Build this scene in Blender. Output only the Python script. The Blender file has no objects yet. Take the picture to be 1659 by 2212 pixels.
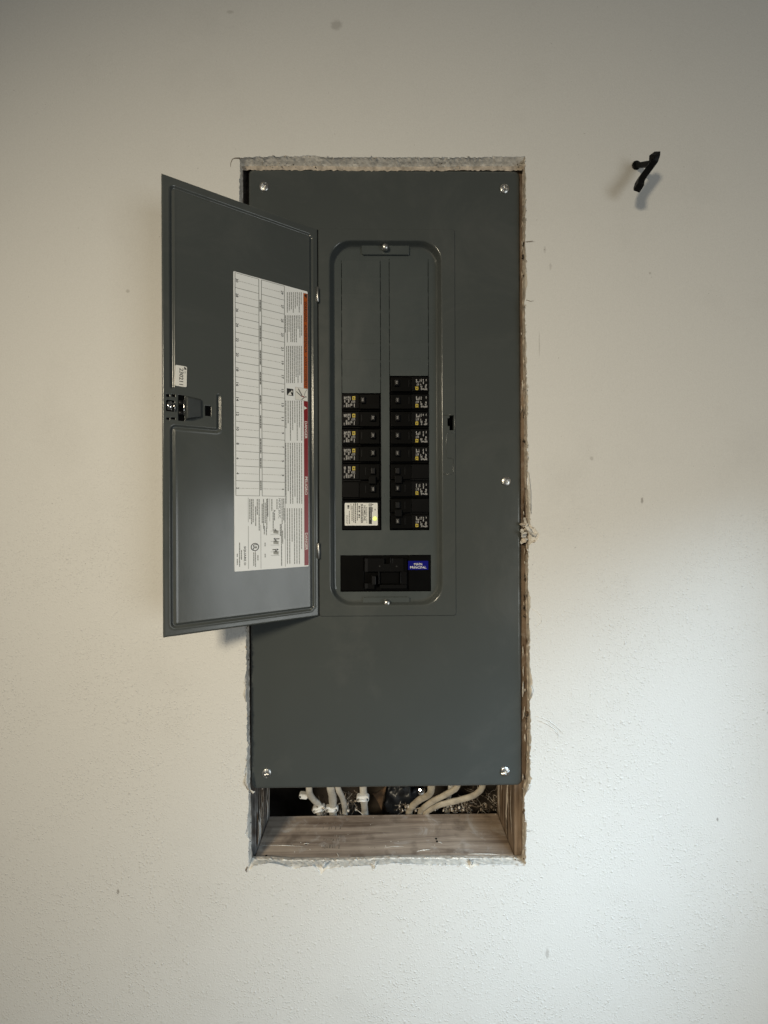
import bpy, bmesh, math, random
import numpy as np
from mathutils import Vector, Matrix

scene = bpy.context.scene
C = scene.collection
rnd = random.Random(7)

# ------------------------------------------------------------------ camera
# metres; X right, Y into the wall, Z up; the steel cover's face lies at Y = 0
CAM = Vector((0.0, -0.58, 0.0))
YAW, ROLL = math.radians(0.75), math.radians(0.22)
FOC, CX, CY = 870.0, 829.5, 1106.0             # focal length on a 1659 x 2212 picture
_f = Vector((math.sin(YAW), math.cos(YAW), 0))
_r0 = Vector((math.cos(YAW), -math.sin(YAW), 0)); _u0 = Vector((0, 0, 1))
_r = _r0*math.cos(ROLL) - _u0*math.sin(ROLL)
_u = _u0*math.cos(ROLL) + _r0*math.sin(ROLL)
cd = bpy.data.cameras.new('camera'); cam = bpy.data.objects.new('camera', cd); C.objects.link(cam)
cam.matrix_world = Matrix(((_r.x, _u.x, -_f.x, CAM.x), (_r.y, _u.y, -_f.y, CAM.y), (_r.z, _u.z, -_f.z, CAM.z), (0, 0, 0, 1)))
cd.sensor_fit = 'HORIZONTAL'; cd.sensor_width = 36.0; cd.lens = FOC/1659.0*36.0
cd.clip_start = 0.01; cd.clip_end = 50
scene.camera = cam

def ray(x, y):
    return _r*((x-CX)/FOC) - _u*((y-CY)/FOC) + _f
def at(x, y, Y):                                # survey point of the photograph on the plane at depth Y
    d = ray(x, y); t = (Y-CAM.y)/d.y
    return CAM + d*t
def rect(x0, y0, x1, y1, Y):                    # -> X0, X1, Z0, Z1
    xm, ym = (x0+x1)/2, (y0+y1)/2
    return at(x0, ym, Y).x, at(x1, ym, Y).x, at(xm, y1, Y).z, at(xm, y0, Y).z

# ------------------------------------------------------------------ light
w = bpy.data.worlds.new('World'); scene.world = w; w.use_nodes = True
bg = w.node_tree.nodes['Background']; bg.inputs[0].default_value = (1.0, 0.97, 0.88, 1); bg.inputs[1].default_value = 0.065

def area(name, loc, target, sx, sy, power, col, spread=180):
    l = bpy.data.lights.new(name, 'AREA'); l.shape = 'RECTANGLE'; l.size = sx; l.size_y = sy
    l.energy = power; l.color = col; l.spread = math.radians(spread)
    o = bpy.data.objects.new(name, l); C.objects.link(o); o.location = loc
    o.rotation_euler = (Vector(target)-Vector(loc)).to_track_quat('-Z', 'Y').to_euler()
    return o
# daylight from a window on the right, part of it raking down the wall, and a warm room lamp up on the left
area('window_light', (1.603, -1.939, -0.463), (-0.711, 0.0, -0.385), 0.99, 1.06, 10.2, (0.95, 1.0, 1.0), 156)
area('side_daylight', (0.617, -0.452, -0.05), (0.105, 0.0, -0.782), 0.50, 0.50, 1.40, (0.62, 0.82, 1.0), 60)
area('room_lamp', (-0.953, -1.76, 0.651), (0.098, 0.0, -0.325), 0.32, 0.32, 4.35, (1.0, 0.870, 0.645), 68.4)
scene.view_settings.view_transform = 'Standard'; scene.view_settings.look = 'None'
scene.view_settings.exposure = 0; scene.view_settings.gamma = 1

# ------------------------------------------------------------------ materials
def mat(name, col, rough=0.5, metal=0.0, var=0.0, vscale=40, bump=0.0, bscale=200, bdist=0.001, spec=0.5, coat=0.0):
    m = bpy.data.materials.new(name); m.use_nodes = True
    nt = m.node_tree; b = nt.nodes['Principled BSDF']
    b.inputs['Base Color'].default_value = (*col, 1); b.inputs['Roughness'].default_value = rough
    b.inputs['Metallic'].default_value = metal; b.inputs['Specular IOR Level'].default_value = spec
    b.inputs['Coat Weight'].default_value = coat
    tc = nt.nodes.new('ShaderNodeTexCoord')
    if var:
        n = nt.nodes.new('ShaderNodeTexNoise'); n.inputs['Scale'].default_value = vscale; n.inputs['Detail'].default_value = 5
        nt.links.new(tc.outputs['Object'], n.inputs['Vector'])
        r = nt.nodes.new('ShaderNodeValToRGB')
        r.color_ramp.elements[0].position = 0.3; r.color_ramp.elements[1].position = 0.7
        r.color_ramp.elements[0].color = (*[c*(1-var) for c in col], 1)
        r.color_ramp.elements[1].color = (*[min(1, c*(1+var)) for c in col], 1)
        nt.links.new(n.outputs['Fac'], r.inputs['Fac']); nt.links.new(r.outputs['Color'], b.inputs['Base Color'])
    if bump:
        n = nt.nodes.new('ShaderNodeTexNoise'); n.inputs['Scale'].default_value = bscale; n.inputs['Detail'].default_value = 3
        nt.links.new(tc.outputs['Object'], n.inputs['Vector'])
        bp = nt.nodes.new('ShaderNodeBump'); bp.inputs['Strength'].default_value = bump; bp.inputs['Distance'].default_value = bdist
        nt.links.new(n.outputs['Fac'], bp.inputs['Height']); nt.links.new(bp.outputs['Normal'], b.inputs['Normal'])
    return m

def steel_material(name, col, r0, r1):
    m = mat(name, col, r0, var=.05, vscale=6, bump=.04, bscale=420, bdist=.0006)
    nt = m.node_tree; N = nt.nodes; Lk = nt.links; b = N['Principled BSDF']
    tc = N.new('ShaderNodeTexCoord'); mp = N.new('ShaderNodeMapping'); mp.inputs['Scale'].default_value = (1, 1, .35)
    Lk.new(tc.outputs['Object'], mp.inputs[0])
    n = N.new('ShaderNodeTexNoise'); n.inputs['Scale'].default_value = 22; n.inputs['Detail'].default_value = 8; n.inputs['Roughness'].default_value = .65
    Lk.new(mp.outputs[0], n.inputs['Vector'])
    r = N.new('ShaderNodeMapRange'); r.inputs[1].default_value = .3; r.inputs[2].default_value = .7; r.inputs[3].default_value = r0; r.inputs[4].default_value = r1
    Lk.new(n.outputs['Fac'], r.inputs[0]); Lk.new(r.outputs[0], b.inputs['Roughness'])
    d = N.new('ShaderNodeTexNoise'); d.inputs['Scale'].default_value = 7; d.inputs['Detail'].default_value = 9; d.inputs['Roughness'].default_value = .7; d.inputs['Distortion'].default_value = .8
    Lk.new(tc.outputs['Object'], d.inputs['Vector'])
    dr = N.new('ShaderNodeMapRange'); dr.inputs[1].default_value = .5; dr.inputs[2].default_value = .8; dr.inputs[3].default_value = 0; dr.inputs[4].default_value = .07
    Lk.new(d.outputs['Fac'], dr.inputs[0])
    src = b.inputs['Base Color'].links[0].from_socket
    mx = N.new('ShaderNodeMix'); mx.data_type = 'RGBA'; Lk.new(dr.outputs[0], mx.inputs[0]); Lk.new(src, mx.inputs[6]); mx.inputs[7].default_value = (.42, .40, .37, 1)
    Lk.new(mx.outputs[2], b.inputs['Base Color'])
    return m

def wall_material():
    m = bpy.data.materials.new('wall_paint'); m.use_nodes = True
    nt = m.node_tree; N = nt.nodes; Lk = nt.links; b = N['Principled BSDF']
    b.inputs['Roughness'].default_value = 0.62; b.inputs['Specular IOR Level'].default_value = 0.3
    tc = N.new('ShaderNodeTexCoord')
    def noise(scale, det=3, rough=.5):
        n = N.new('ShaderNodeTexNoise'); n.inputs['Scale'].default_value = scale
        n.inputs['Detail'].default_value = det; n.inputs['Roughness'].default_value = rough
        Lk.new(tc.outputs['Object'], n.inputs['Vector']); return n.outputs['Fac']
    def math_(op, a, bb, clamp=False):
        n = N.new('ShaderNodeMath'); n.operation = op; n.use_clamp = clamp
        for i, v in ((0, a), (1, bb)):
            if isinstance(v, (int, float)): n.inputs[i].default_value = v
            else: Lk.new(v, n.inputs[i])
        return n.outputs[0]
    def maprange(v, a, bb, c, d):
        n = N.new('ShaderNodeMapRange'); n.interpolation_type = 'SMOOTHSTEP'
        for i, q in enumerate((a, bb, c, d)): n.inputs[i+1].default_value = q
        Lk.new(v, n.inputs[0]); return n.outputs[0]
    # orange peel: small splatter dots in patches over a fine roller stipple; relief fades upward to mimic light raking only the lower wall
    def splatter(scale, keep, r0, r1):
        v = N.new('ShaderNodeTexVoronoi'); v.inputs['Scale'].default_value = scale; v.inputs['Randomness'].default_value = 1
        wv = N.new('ShaderNodeVectorMath'); wv.operation = 'ADD'      # warp, so that the drops are not round
        nz_ = N.new('ShaderNodeTexNoise'); nz_.inputs['Scale'].default_value = scale*1.1; Lk.new(tc.outputs['Object'], nz_.inputs['Vector'])
        sc_ = N.new('ShaderNodeVectorMath'); sc_.operation = 'SCALE'; sc_.inputs['Scale'].default_value = .7/scale
        Lk.new(nz_.outputs['Color'], sc_.inputs[0]); Lk.new(tc.outputs['Object'], wv.inputs[0]); Lk.new(sc_.outputs[0], wv.inputs[1])
        Lk.new(wv.outputs[0], v.inputs['Vector'])
        sp = N.new('ShaderNodeSeparateColor'); Lk.new(v.outputs['Color'], sp.inputs[0])
        rad = math_('MULTIPLY_ADD' if False else 'ADD', r0, math_('MULTIPLY', sp.outputs[1], r1-r0))
        q = math_('DIVIDE', v.outputs['Distance'], rad)
        dome = math_('SUBTRACT', 1.0, math_('MULTIPLY', q, q), True)
        on = math_('LESS_THAN', sp.outputs[0], keep)
        return math_('MULTIPLY', math_('MULTIPLY', math_('MULTIPLY', dome, dome), on), rad)
    dots = splatter(330, .72, .30, .62)
    dots2 = splatter(200, .34, .26, .50)
    sepz = N.new('ShaderNodeSeparateXYZ'); Lk.new(tc.outputs['Object'], sepz.inputs[0])
    relief_fade = maprange(math_('ADD', sepz.outputs[2], math_('MULTIPLY', math_('SUBTRACT', noise(4, 2), .5), .5)), -.25, .25, 1, .25)
    patch = math_('MULTIPLY', maprange(noise(10, 2), .30, .60, .45, 1), relief_fade)
    h = math_('ADD', math_('MULTIPLY', dots, .85), math_('MULTIPLY', dots2, .8))
    h = math_('MULTIPLY', h, patch)
    h = math_('ADD', h, math_('MULTIPLY', noise(480, 2), .22))
    h = math_('ADD', h, math_('MULTIPLY', noise(3.0, 1), 2.5))
    bp = N.new('ShaderNodeBump'); bp.inputs['Strength'].default_value = .9; bp.inputs['Distance'].default_value = .0014
    Lk.new(h, bp.inputs['Height']); Lk.new(bp.outputs['Normal'], b.inputs['Normal'])
    # colour: off white with faint scuffs and specks of dirt
    soil = maprange(noise(6, 6, .65), .5, .8, 0, .07)
    speck = maprange(noise(260, 1), .785, .80, 0, .35)
    rough_n = math_('MULTIPLY', maprange(noise(700, 2), .3, .7, 0, .05), 1)
    t = math_('ADD', math_('ADD', soil, speck), rough_n, True)
    for (sx, sy, rx, rz, st) in STAINS:
        p = at(sx, sy, WY)
        sep = N.new('ShaderNodeSeparateXYZ'); Lk.new(tc.outputs['Object'], sep.inputs[0])
        dx = math_('DIVIDE', math_('SUBTRACT', sep.outputs[0], p.x), rx)
        dz = math_('DIVIDE', math_('SUBTRACT', sep.outputs[2], p.z), rz)
        d = math_('POWER', math_('ADD', math_('MULTIPLY', dx, dx), math_('MULTIPLY', dz, dz)), .5)
        d = math_('ADD', d, math_('MULTIPLY', math_('SUBTRACT', noise(300, 2), .5), .8))
        t = math_('ADD', t, maprange(d, .4, 1.2, st, 0), True)
    mx = N.new('ShaderNodeMix'); mx.data_type = 'RGBA'
    Lk.new(t, mx.inputs[0]); mx.inputs[6].default_value = (.80, .792, .762, 1); mx.inputs[7].default_value = (.16, .135, .105, 1)
    Lk.new(mx.outputs[2], b.inputs['Base Color'])
    return m

def wood_material(name, dark, light, axis, grain=1.0, smear=.45):
    m = bpy.data.materials.new(name); m.use_nodes = True
    nt = m.node_tree; N = nt.nodes; Lk = nt.links; b = N['Principled BSDF']
    b.inputs['Roughness'].default_value = .75; b.inputs['Specular IOR Level'].default_value = .25
    tc = N.new('ShaderNodeTexCoord'); mp = N.new('ShaderNodeMapping')
    s = [60, 60, 60]; s[axis] = 3.0
    mp.inputs['Scale'].default_value = s; Lk.new(tc.outputs['Object'], mp.inputs[0])
    n = N.new('ShaderNodeTexNoise'); n.inputs['Scale'].default_value = 1.6*grain; n.inputs['Detail'].default_value = 7; n.inputs['Roughness'].default_value = .62
    n.inputs['Distortion'].default_value = .6
    Lk.new(mp.outputs[0], n.inputs['Vector'])
    n2 = N.new('ShaderNodeTexNoise'); n2.inputs['Scale'].default_value = 14; n2.inputs['Detail'].default_value = 4
    Lk.new(tc.outputs['Object'], n2.inputs['Vector'])
    ad = N.new('ShaderNodeMath'); ad.operation = 'MULTIPLY_ADD'; Lk.new(n2.outputs['Fac'], ad.inputs[0]); ad.inputs[1].default_value = .5
    Lk.new(n.outputs['Fac'], ad.inputs[2])
    r = N.new('ShaderNodeValToRGB'); r.color_ramp.elements[0].position = .55; r.color_ramp.elements[1].position = .92
    r.color_ramp.elements[0].color = (*dark, 1); r.color_ramp.elements[1].color = (*light, 1)
    Lk.new(ad.outputs[0], r.inputs['Fac'])
    n3 = N.new('ShaderNodeTexNoise'); n3.inputs['Scale'].default_value = 24; n3.inputs['Detail'].default_value = 6; n3.inputs['Roughness'].default_value = .7; n3.inputs['Distortion'].default_value = 1.2
    Lk.new(tc.outputs['Object'], n3.inputs['Vector'])
    r3 = N.new('ShaderNodeMapRange'); r3.inputs[1].default_value = .54; r3.inputs[2].default_value = .74; r3.inputs[3].default_value = 0; r3.inputs[4].default_value = smear
    Lk.new(n3.outputs['Fac'], r3.inputs[0])
    n4 = N.new('ShaderNodeTexNoise'); n4.inputs['Scale'].default_value = 40; n4.inputs['Detail'].default_value = 5; Lk.new(tc.outputs['Object'], n4.inputs['Vector'])
    r4 = N.new('ShaderNodeMapRange'); r4.inputs[1].default_value = .54; r4.inputs[2].default_value = .72; r4.inputs[3].default_value = 0; r4.inputs[4].default_value = .6
    Lk.new(n4.outputs['Fac'], r4.inputs[0])
    mx = N.new('ShaderNodeMix'); mx.data_type = 'RGBA'; Lk.new(r3.outputs[0], mx.inputs[0]); Lk.new(r.outputs['Color'], mx.inputs[6]); mx.inputs[7].default_value = (.60, .57, .53, 1)
    my = N.new('ShaderNodeMix'); my.data_type = 'RGBA'; Lk.new(r4.outputs[0], my.inputs[0]); Lk.new(mx.outputs[2], my.inputs[6]); my.inputs[7].default_value = (.10, .07, .05, 1)
    Lk.new(my.outputs[2], b.inputs['Base Color'])
    bp = N.new('ShaderNodeBump'); bp.inputs['Strength'].default_value = .5; bp.inputs['Distance'].default_value = .001
    Lk.new(n.outputs['Fac'], bp.inputs['Height']); Lk.new(bp.outputs['Normal'], b.inputs['Normal'])
    return m

WY = -0.012                                     # painted face of the wall
WB = 0.004                                      # its back
#          x     y    rx     rz    strength  (scuffs, dents and dirt on the paint)
STAINS = [(727, 54, .009, .008, .30), (497, 26, .006, .003, .22), (1387, 1081, .0022, .0048, .55), (276, 629, .003, .003, .3),
          (1404, 590, .002, .002, .3), (1177, 540, .002, .006, .2), (1189, 576, .002, .006, .2), (1142, 522, .009, .0012, .5),
          (1550, 1770, .002, .003, .6), (255, 1926, .002, .004, .6), 
          (1182, 2060, .003, .008, .3), (1660, 1540, .003, .003, .3), (1165, 745, .001, .02, .25), (1278, 990, .003, .003, .25),
          ]

M = dict(
    steel=steel_material('grey_enamel', (.070, .079, .078), .16, .25),
    steel_inner=steel_material('grey_enamel_inner', (.068, .080, .081), .24, .36),
    dark_steel=mat('dark_steel', (.03, .032, .032), .5, var=.1),
    black=mat('black_plastic', (.0022, .0022, .0022), .45, var=.25, vscale=60, spec=.08),
    black_matt=mat('matt_black_plastic', (.0035, .0035, .0037), .5, var=.2, vscale=60, spec=.1),
    toggle=mat('dark_grey_plastic', (.010, .010, .011), .4, var=.1, spec=.25),
    slide=mat('grey_plastic', (.040, .046, .047), .45, var=.15, vscale=60),
    zinc=mat('zinc', (.58, .58, .57), .36, 1.0, var=.08, vscale=300, bump=.1, bscale=900, bdist=.0003),
    chrome=mat('chrome', (.62, .62, .62), .12, 1.0, var=.05),
    label=mat('label_paper', (.88, .91, .93), .34, var=.02, vscale=30, spec=.5),
    white=mat('white_sticker', (.80, .80, .77), .4, var=.02),
    ink=mat('black_ink', (.018, .018, .018), .5, var=.1),
    grey_ink=mat('grey_ink', (.17, .175, .165), .5, var=.1),
    pale_ink=mat('pale_grey_ink', (.40, .41, .39), .5, var=.1),
    orange=mat('orange_ink', (.40, .085, .012), .34, var=.05),
    red=mat('red_ink', (.23, .010, .014), .34, var=.05),
    print_white=mat('white_print', (.33, .325, .32), .5, var=.25, vscale=900),
    yellow=mat('yellow_print', (.52, .40, .05), .5, var=.15, vscale=500),
    blue=mat('blue_sticker', (.006, .007, .19), .45, var=.05, spec=.1),
    gypsum=mat('gypsum_edge', (.72, .675, .60), .85, var=.22, vscale=110, bump=.9, bscale=240, bdist=.0012),
    paper=mat('torn_paper', (.52, .45, .37), .85, var=.35, vscale=120, bump=.5, bscale=300),
    plaster=mat('plaster', (.62, .60, .56), .85, var=.2, vscale=120, bump=.7, bscale=200, bdist=.002),
    cable=mat('cable_sheath', (.56, .53, .47), .5, var=.28, vscale=60, bump=.15, bscale=160),
    cable_old=mat('aged_cable_sheath', (.40, .35, .27), .5, var=.3, vscale=60, bump=.2, bscale=160),
    clip=mat('white_plastic', (.78, .77, .74), .4, var=.08, vscale=90),
    film=mat('black_plastic_film', (.012, .014, .018), .4, var=.3, vscale=80, bump=.8, bscale=60, bdist=.004),
    card=mat('brown_card', (.10, .055, .025), .8, var=.3, vscale=80),
    hook=mat('black_iron', (.004, .004, .004), .5, var=.3, vscale=90, spec=.2),
    dust=mat('dirt', (.20, .16, .12), .9, var=.5, vscale=300),
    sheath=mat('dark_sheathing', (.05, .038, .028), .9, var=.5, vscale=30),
    wood=wood_material('weathered_pine', (.15, .105, .076), (.46, .36, .275), 0, 1.1, .6),
    stud=wood_material('pine_stud', (.08, .052, .034), (.33, .245, .175), 2, 1.3, .4),
    stud_left=wood_material('dirty_pine_stud', (.035, .025, .02), (.33, .31, .285), 2, .8),
)
led = mat('lit_led', (.8, .9, .3), .3); _b = led.node_tree.nodes['Principled BSDF']
_b.inputs['Emission Color'].default_value = (.80, .95, .20, 1); _b.inputs['Emission Strength'].default_value = .75
M['led'] = led
M['wall'] = wall_material()

# ------------------------------------------------------------------ mesh helpers
class MB:
    def __init__(s): s.v = []; s.f = []; s.m = []; s.mats = []
    def slot(s, m):
        if m not in s.mats: s.mats.append(m)
        return s.mats.index(m)
    def add(s, verts, faces, m):
        k = len(s.v); i = s.slot(m)
        s.v += [tuple(p) for p in verts]
        for f in faces: s.f.append(tuple(a+k for a in f)); s.m.append(i)
    def box(s, x0, x1, y0, y1, z0, z1, m):
        s.add([(x, y, z) for x in (x0, x1) for y in (y0, y1) for z in (z0, z1)],
              [(0, 1, 3, 2), (4, 6, 7, 5), (0, 4, 5, 1), (2, 3, 7, 6), (0, 2, 6, 4), (1, 5, 7, 3)], m)
    def loops(s, ls, m, closed=True, cap0=False, cap1=False):
        n = len(ls[0]); vs = [p for l in ls for p in l]; fs = []
        for i in range(len(ls)-1):
            for j in range(n if closed else n-1):
                a, b = i*n+j, i*n+(j+1) % n
                fs.append((a, b, b+n, a+n))
        if cap0: fs.append(tuple(range(n-1, -1, -1)))
        if cap1: fs.append(tuple(range((len(ls)-1)*n, len(ls)*n)))
        s.add(vs, fs, m)
    def tube(s, path, rad, m, n=12, flat=1.0, ref=Vector((0, 1, 0)), rot=0.0):
        path = [Vector(p) for p in path]; ls = []
        for i, p in enumerate(path):
            t = (path[min(i+1, len(path)-1)]-path[max(i-1, 0)]).normalized()
            a = t.cross(ref)
            if a.length < 1e-4: a = t.cross(Vector((1, 0, 0)))
            a.normalize(); b = t.cross(a)
            r = rad[i] if isinstance(rad, (list, tuple)) else rad
            ls.append([p + a*(r*math.cos(2*math.pi*k/n+rot)) + b*(r*flat*math.sin(2*math.pi*k/n+rot)) for k in range(n)])
        s.loops(ls, m, cap0=True, cap1=True)
    def lathe(s, c, ax, prof, m, n=20):               # prof: (radius, height) along ax
        ax = Vector(ax).normalized(); a = ax.orthogonal().normalized(); b = ax.cross(a); c = Vector(c)
        s.loops([[c+ax*h+(a*math.cos(2*math.pi*k/n)+b*math.sin(2*math.pi*k/n))*r for k in range(n)] for r, h in prof], m, cap0=True, cap1=True)
    def quad(s, p, m): s.add(p, [tuple(range(len(p)))], m)
    def build(s, name, parent=None, smooth=False, bevel=0, seg=2, loc=None):
        me = bpy.data.meshes.new(name); me.from_pydata(s.v, [], s.f)
        for m in s.mats: me.materials.append(M[m])
        me.polygons.foreach_set('material_index', s.m); me.update()
        bm = bmesh.new(); bm.from_mesh(me); bmesh.ops.recalc_face_normals(bm, faces=bm.faces); bm.to_mesh(me); bm.free()
        if smooth: me.polygons.foreach_set('use_smooth', [True]*len(me.polygons))
        o = bpy.data.objects.new(name, me); C.objects.link(o)
        if parent is not None: o.parent = parent
        if loc is not None: o.location = loc
        if bevel:
            b = o.modifiers.new('bevel', 'BEVEL'); b.width = bevel; b.segments = seg; b.limit_method = 'ANGLE'; b.angle_limit = math.radians(40)
        return o

def tag(o, label=None, cat=None, group=None, kind=None):
    if label: o['label'] = label
    if cat: o['category'] = cat
    if group: o['group'] = group
    if kind: o['kind'] = kind
    return o
def thing(name, label, cat, loc=(0, 0, 0), group=None):
    o = bpy.data.objects.new(name, None); C.objects.link(o); o.location = loc; o.empty_display_size = .02
    return tag(o, label, cat, group)

def rr(x0, x1, z0, z1, r, y, n=8):                  # rounded rectangle loop in a plane of constant Y
    pts = []
    for cx, cz, a0 in ((x1-r, z1-r, 0), (x0+r, z1-r, 90), (x0+r, z0+r, 180), (x1-r, z0+r, 270)):
        for k in range(n+1):
            a = math.radians(a0+90*k/n); pts.append((cx+r*math.cos(a), y, cz+r*math.sin(a)))
    return pts
def grow(x0, x1, z0, z1, d): return x0-d, x1+d, z0-d, z1+d

def fill(mb, outer, holes, m):                      # planar region with holes
    bm = bmesh.new(); es = []
    for lp in [outer]+holes:
        vs = [bm.verts.new(p) for p in lp]
        for i in range(len(vs)): es.append(bm.edges.new((vs[i], vs[(i+1) % len(vs)])))
    bmesh.ops.triangle_fill(bm, use_beauty=True, use_dissolve=False, edges=es)
    bm.verts.index_update()
    mb.add([v.co.copy() for v in bm.verts], [[v.index for v in f.verts] for f in bm.faces], m); bm.free()

_tx = {}
def glyphs(s, bold=0.0):
    if (s, bold) in _tx: return _tx[(s, bold)]
    cu = bpy.data.curves.new('t', 'FONT'); cu.body = s; cu.resolution_u = 2; cu.offset = bold
    o = bpy.data.objects.new('t', cu); C.objects.link(o)
    dg = bpy.context.evaluated_depsgraph_get(); dg.update()
    e = o.evaluated_get(dg); me = e.to_mesh()
    vs = [(v.co.x, v.co.y) for v in me.vertices]; fs = [tuple(p.vertices) for p in me.polygons]
    e.to_mesh_clear(); bpy.data.objects.remove(o); bpy.data.curves.remove(cu)
    x0 = min(v[0] for v in vs); x1 = max(v[0] for v in vs); y0 = min(v[1] for v in vs); y1 = max(v[1] for v in vs)
    vs = [((a-x0)/(x1-x0), (b-y0)/(y1-y0)) for a, b in vs]
    _tx[(s, bold)] = (vs, fs); return _tx[(s, bold)]

# ------------------------------------------------------------------ the wall and its ragged opening
def S(x, y): return (x/1.8228, y/1.8228)             # survey noted on the 3024 x 4032 original
right_edge = [(2068, 617), (2071, 720), (2071, 797), (2069.5, 932), (2073.6, 1068), (2076, 1122), (2069.5, 1176), (2066, 1187), (2072.8, 1375),
              (2074, 1505), (2079, 1570), (2077, 1700), (2081, 1798), (2076, 1896), (2077.6, 1914), (2084, 1968), (2091, 2068), (2112, 2085),
              (2126, 2106), (2119, 2122), (2113, 2130), (2088, 2142), (2083, 2150), (2080, 2225), (2079, 2307), (2089, 2352), (2090, 2390), (2084, 2402), (2087, 2496),
              (2086, 2579), (2089, 2642), (2097, 2690), (2097, 2737), (2086, 2763), (2089, 2816), (2092, 2943), (2086, 2975), (2089, 3054),
              (2097, 3066), (2081, 3095), (2074, 3118), (2064, 3140), (2067, 3207), (2075, 3250), (2071, 3330), (2070, 3404)]
bottom_edge = [(2065, 3407), (1960, 3405), (1889, 3406), (1868, 3414), (1849, 3423), (1822, 3408), (1663, 3406), (1564, 3399), (1478, 3407),
               (1471, 3425), (1457, 3409), (1398, 3411), (1332, 3418), (1280, 3426), (1264, 3446), (1251, 3423), (1232, 3409), (1186, 3415), (1159, 3424),
               (1119, 3409), (1066, 3399), (1030, 3404), (1000, 3409), (979, 3428), (974, 3432)]
left_edge = [(980, 3405), (979, 3330), (982, 3306), (964, 3284), (972, 3260), (980, 3160), (979, 3120), (976, 3098), (965, 3070), (963, 3040), (969, 3008),
             (973, 2960), (972, 2800), (970, 2730), (966, 2700), (965, 2670), (971, 2630), (969, 2580), (970, 2470), (966, 2300), (958, 1600),
             (948, 1000), (942, 790), (943.5, 700), (944, 632)]
top_edge = [(941, 624), (958, 620), (1020, 617), (1070, 616), (1160, 615), (1230, 612), (1290, 619), (1420, 618), (1540, 619.5), (1700, 620), (1936, 619.5), (1941, 613), (2000, 617), (2024, 619), (2062, 615)]
outline = [S(*p) for p in right_edge + bottom_edge + left_edge + top_edge]
def resample(pts, step, jit):
    out = []
    for i in range(len(pts)):
        a, b = pts[i], pts[(i+1) % len(pts)]
        L = math.hypot(b[0]-a[0], b[1]-a[1]); n = max(1, int(L/step))
        for k in range(n):
            t = k/n; j = jit if k else jit*.4
            out.append((a[0]+(b[0]-a[0])*t+rnd.uniform(-j, j), a[1]+(b[1]-a[1])*t+rnd.uniform(-j, j)))
    return out
outline = resample(outline, 4.5, 1.25)
hole_front = [at(x, y, WY) for x, y in outline]
# the core behind the torn face paper was cut nearly straight: a smoothed copy of the outline
def side_of(p):
    if p[1] < 632: return 'top'
    if p[1] > 1848: return 'bottom'
    return 'right' if p[0] > 829 else 'left'
raw = np.array(outline); nO = len(raw); clean = raw.copy()
dy = lambda p: 't' if p[1] < 345 else ('b' if p[1] > 1853 else ('r' if p[0] > 829 else 'l'))
lab_ = [dy(p) for p in raw]
for i in range(nO):
    k = [j % nO for j in range(i-22, i+23) if lab_[j % nO] == lab_[i]]
    ax_ = 0 if lab_[i] in 'lr' else 1
    clean[i, ax_] = np.median(raw[k, ax_])
def loop_at(mix, Y, jit, grow_=0.0, slope=0.0):
    out = []
    for i in range(nO):
        x, y = raw[i]*(1-mix)+clean[i]*mix; p = at(x, y, WY)
        jx, jz = rnd.uniform(-jit, jit), rnd.uniform(-jit, jit)
        sx = {'l': -1, 'r': 1}.get(lab_[i], 0); sz = {'t': 1, 'b': -1}.get(lab_[i], 0)
        out.append(Vector((p.x+sx*(grow_+jx), Y+rnd.uniform(-.0003, .0003)*(jit > 0), p.z+sz*(grow_+jz)-slope*(lab_[i] == 't'))))
    return out
hole_mid1 = loop_at(.05, WY+.0006, .0, -.0001)
hole_mid2 = loop_at(.75, WY+.0022, .0002, .0002, .0008)
hole_mid2b = loop_at(.95, WY+.0050, .0003, .0001, .0021)
hole_mid2c = loop_at(1, WY+.0080, .0003, .0002, .0034)
hole_mid3 = loop_at(1, WY+.0102, .0004, .0003, .0048)
hole_back = loop_at(1, WB-.0042, .0009, -.0001, .0090)
E = 1.7
mb = MB()
fill(mb, [(-E, WY, -E), (E, WY, -E), (E, WY, E), (-E, WY, E)], [hole_front], 'wall')
mb.loops([hole_front, hole_mid1], 'wall'); rim = [hole_mid1, hole_mid2, hole_mid2b, hole_mid2c, hole_mid3, hole_back]
for k in range(5):                                   # chalky core; stained and papery down the right side
    for i in range(nO):
        j = (i+1) % nO; m_r = 'paper' if (lab_[i] == 'r' and k >= 2) or (lab_[i] == 't' and k == 4) else 'gypsum'
        mb.quad([rim[k][i], rim[k][j], rim[k+1][j], rim[k+1][i]], m_r)
back_rim = loop_at(1, WB, 0, .0004)
for p_ in back_rim: p_.y = WB
mb.loops([hole_back, back_rim], 'paper')
fill(mb, [(-E, WB, -E), (E, WB, -E), (E, WB, E), (-E, WB, E)], [back_rim], 'paper')
for a, b in (((-E, -E), (E, -E)), ((E, -E), (E, E)), ((E, E), (-E, E)), ((-E, E), (-E, -E))):
    mb.quad([(a[0], WY, a[1]), (b[0], WY, b[1]), (b[0], WB, b[1]), (a[0], WB, a[1])], 'paper')
wall = tag(mb.build('wall'), 'off white painted plasterboard wall with a ragged rectangular cutout', None, None, 'structure')

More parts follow.
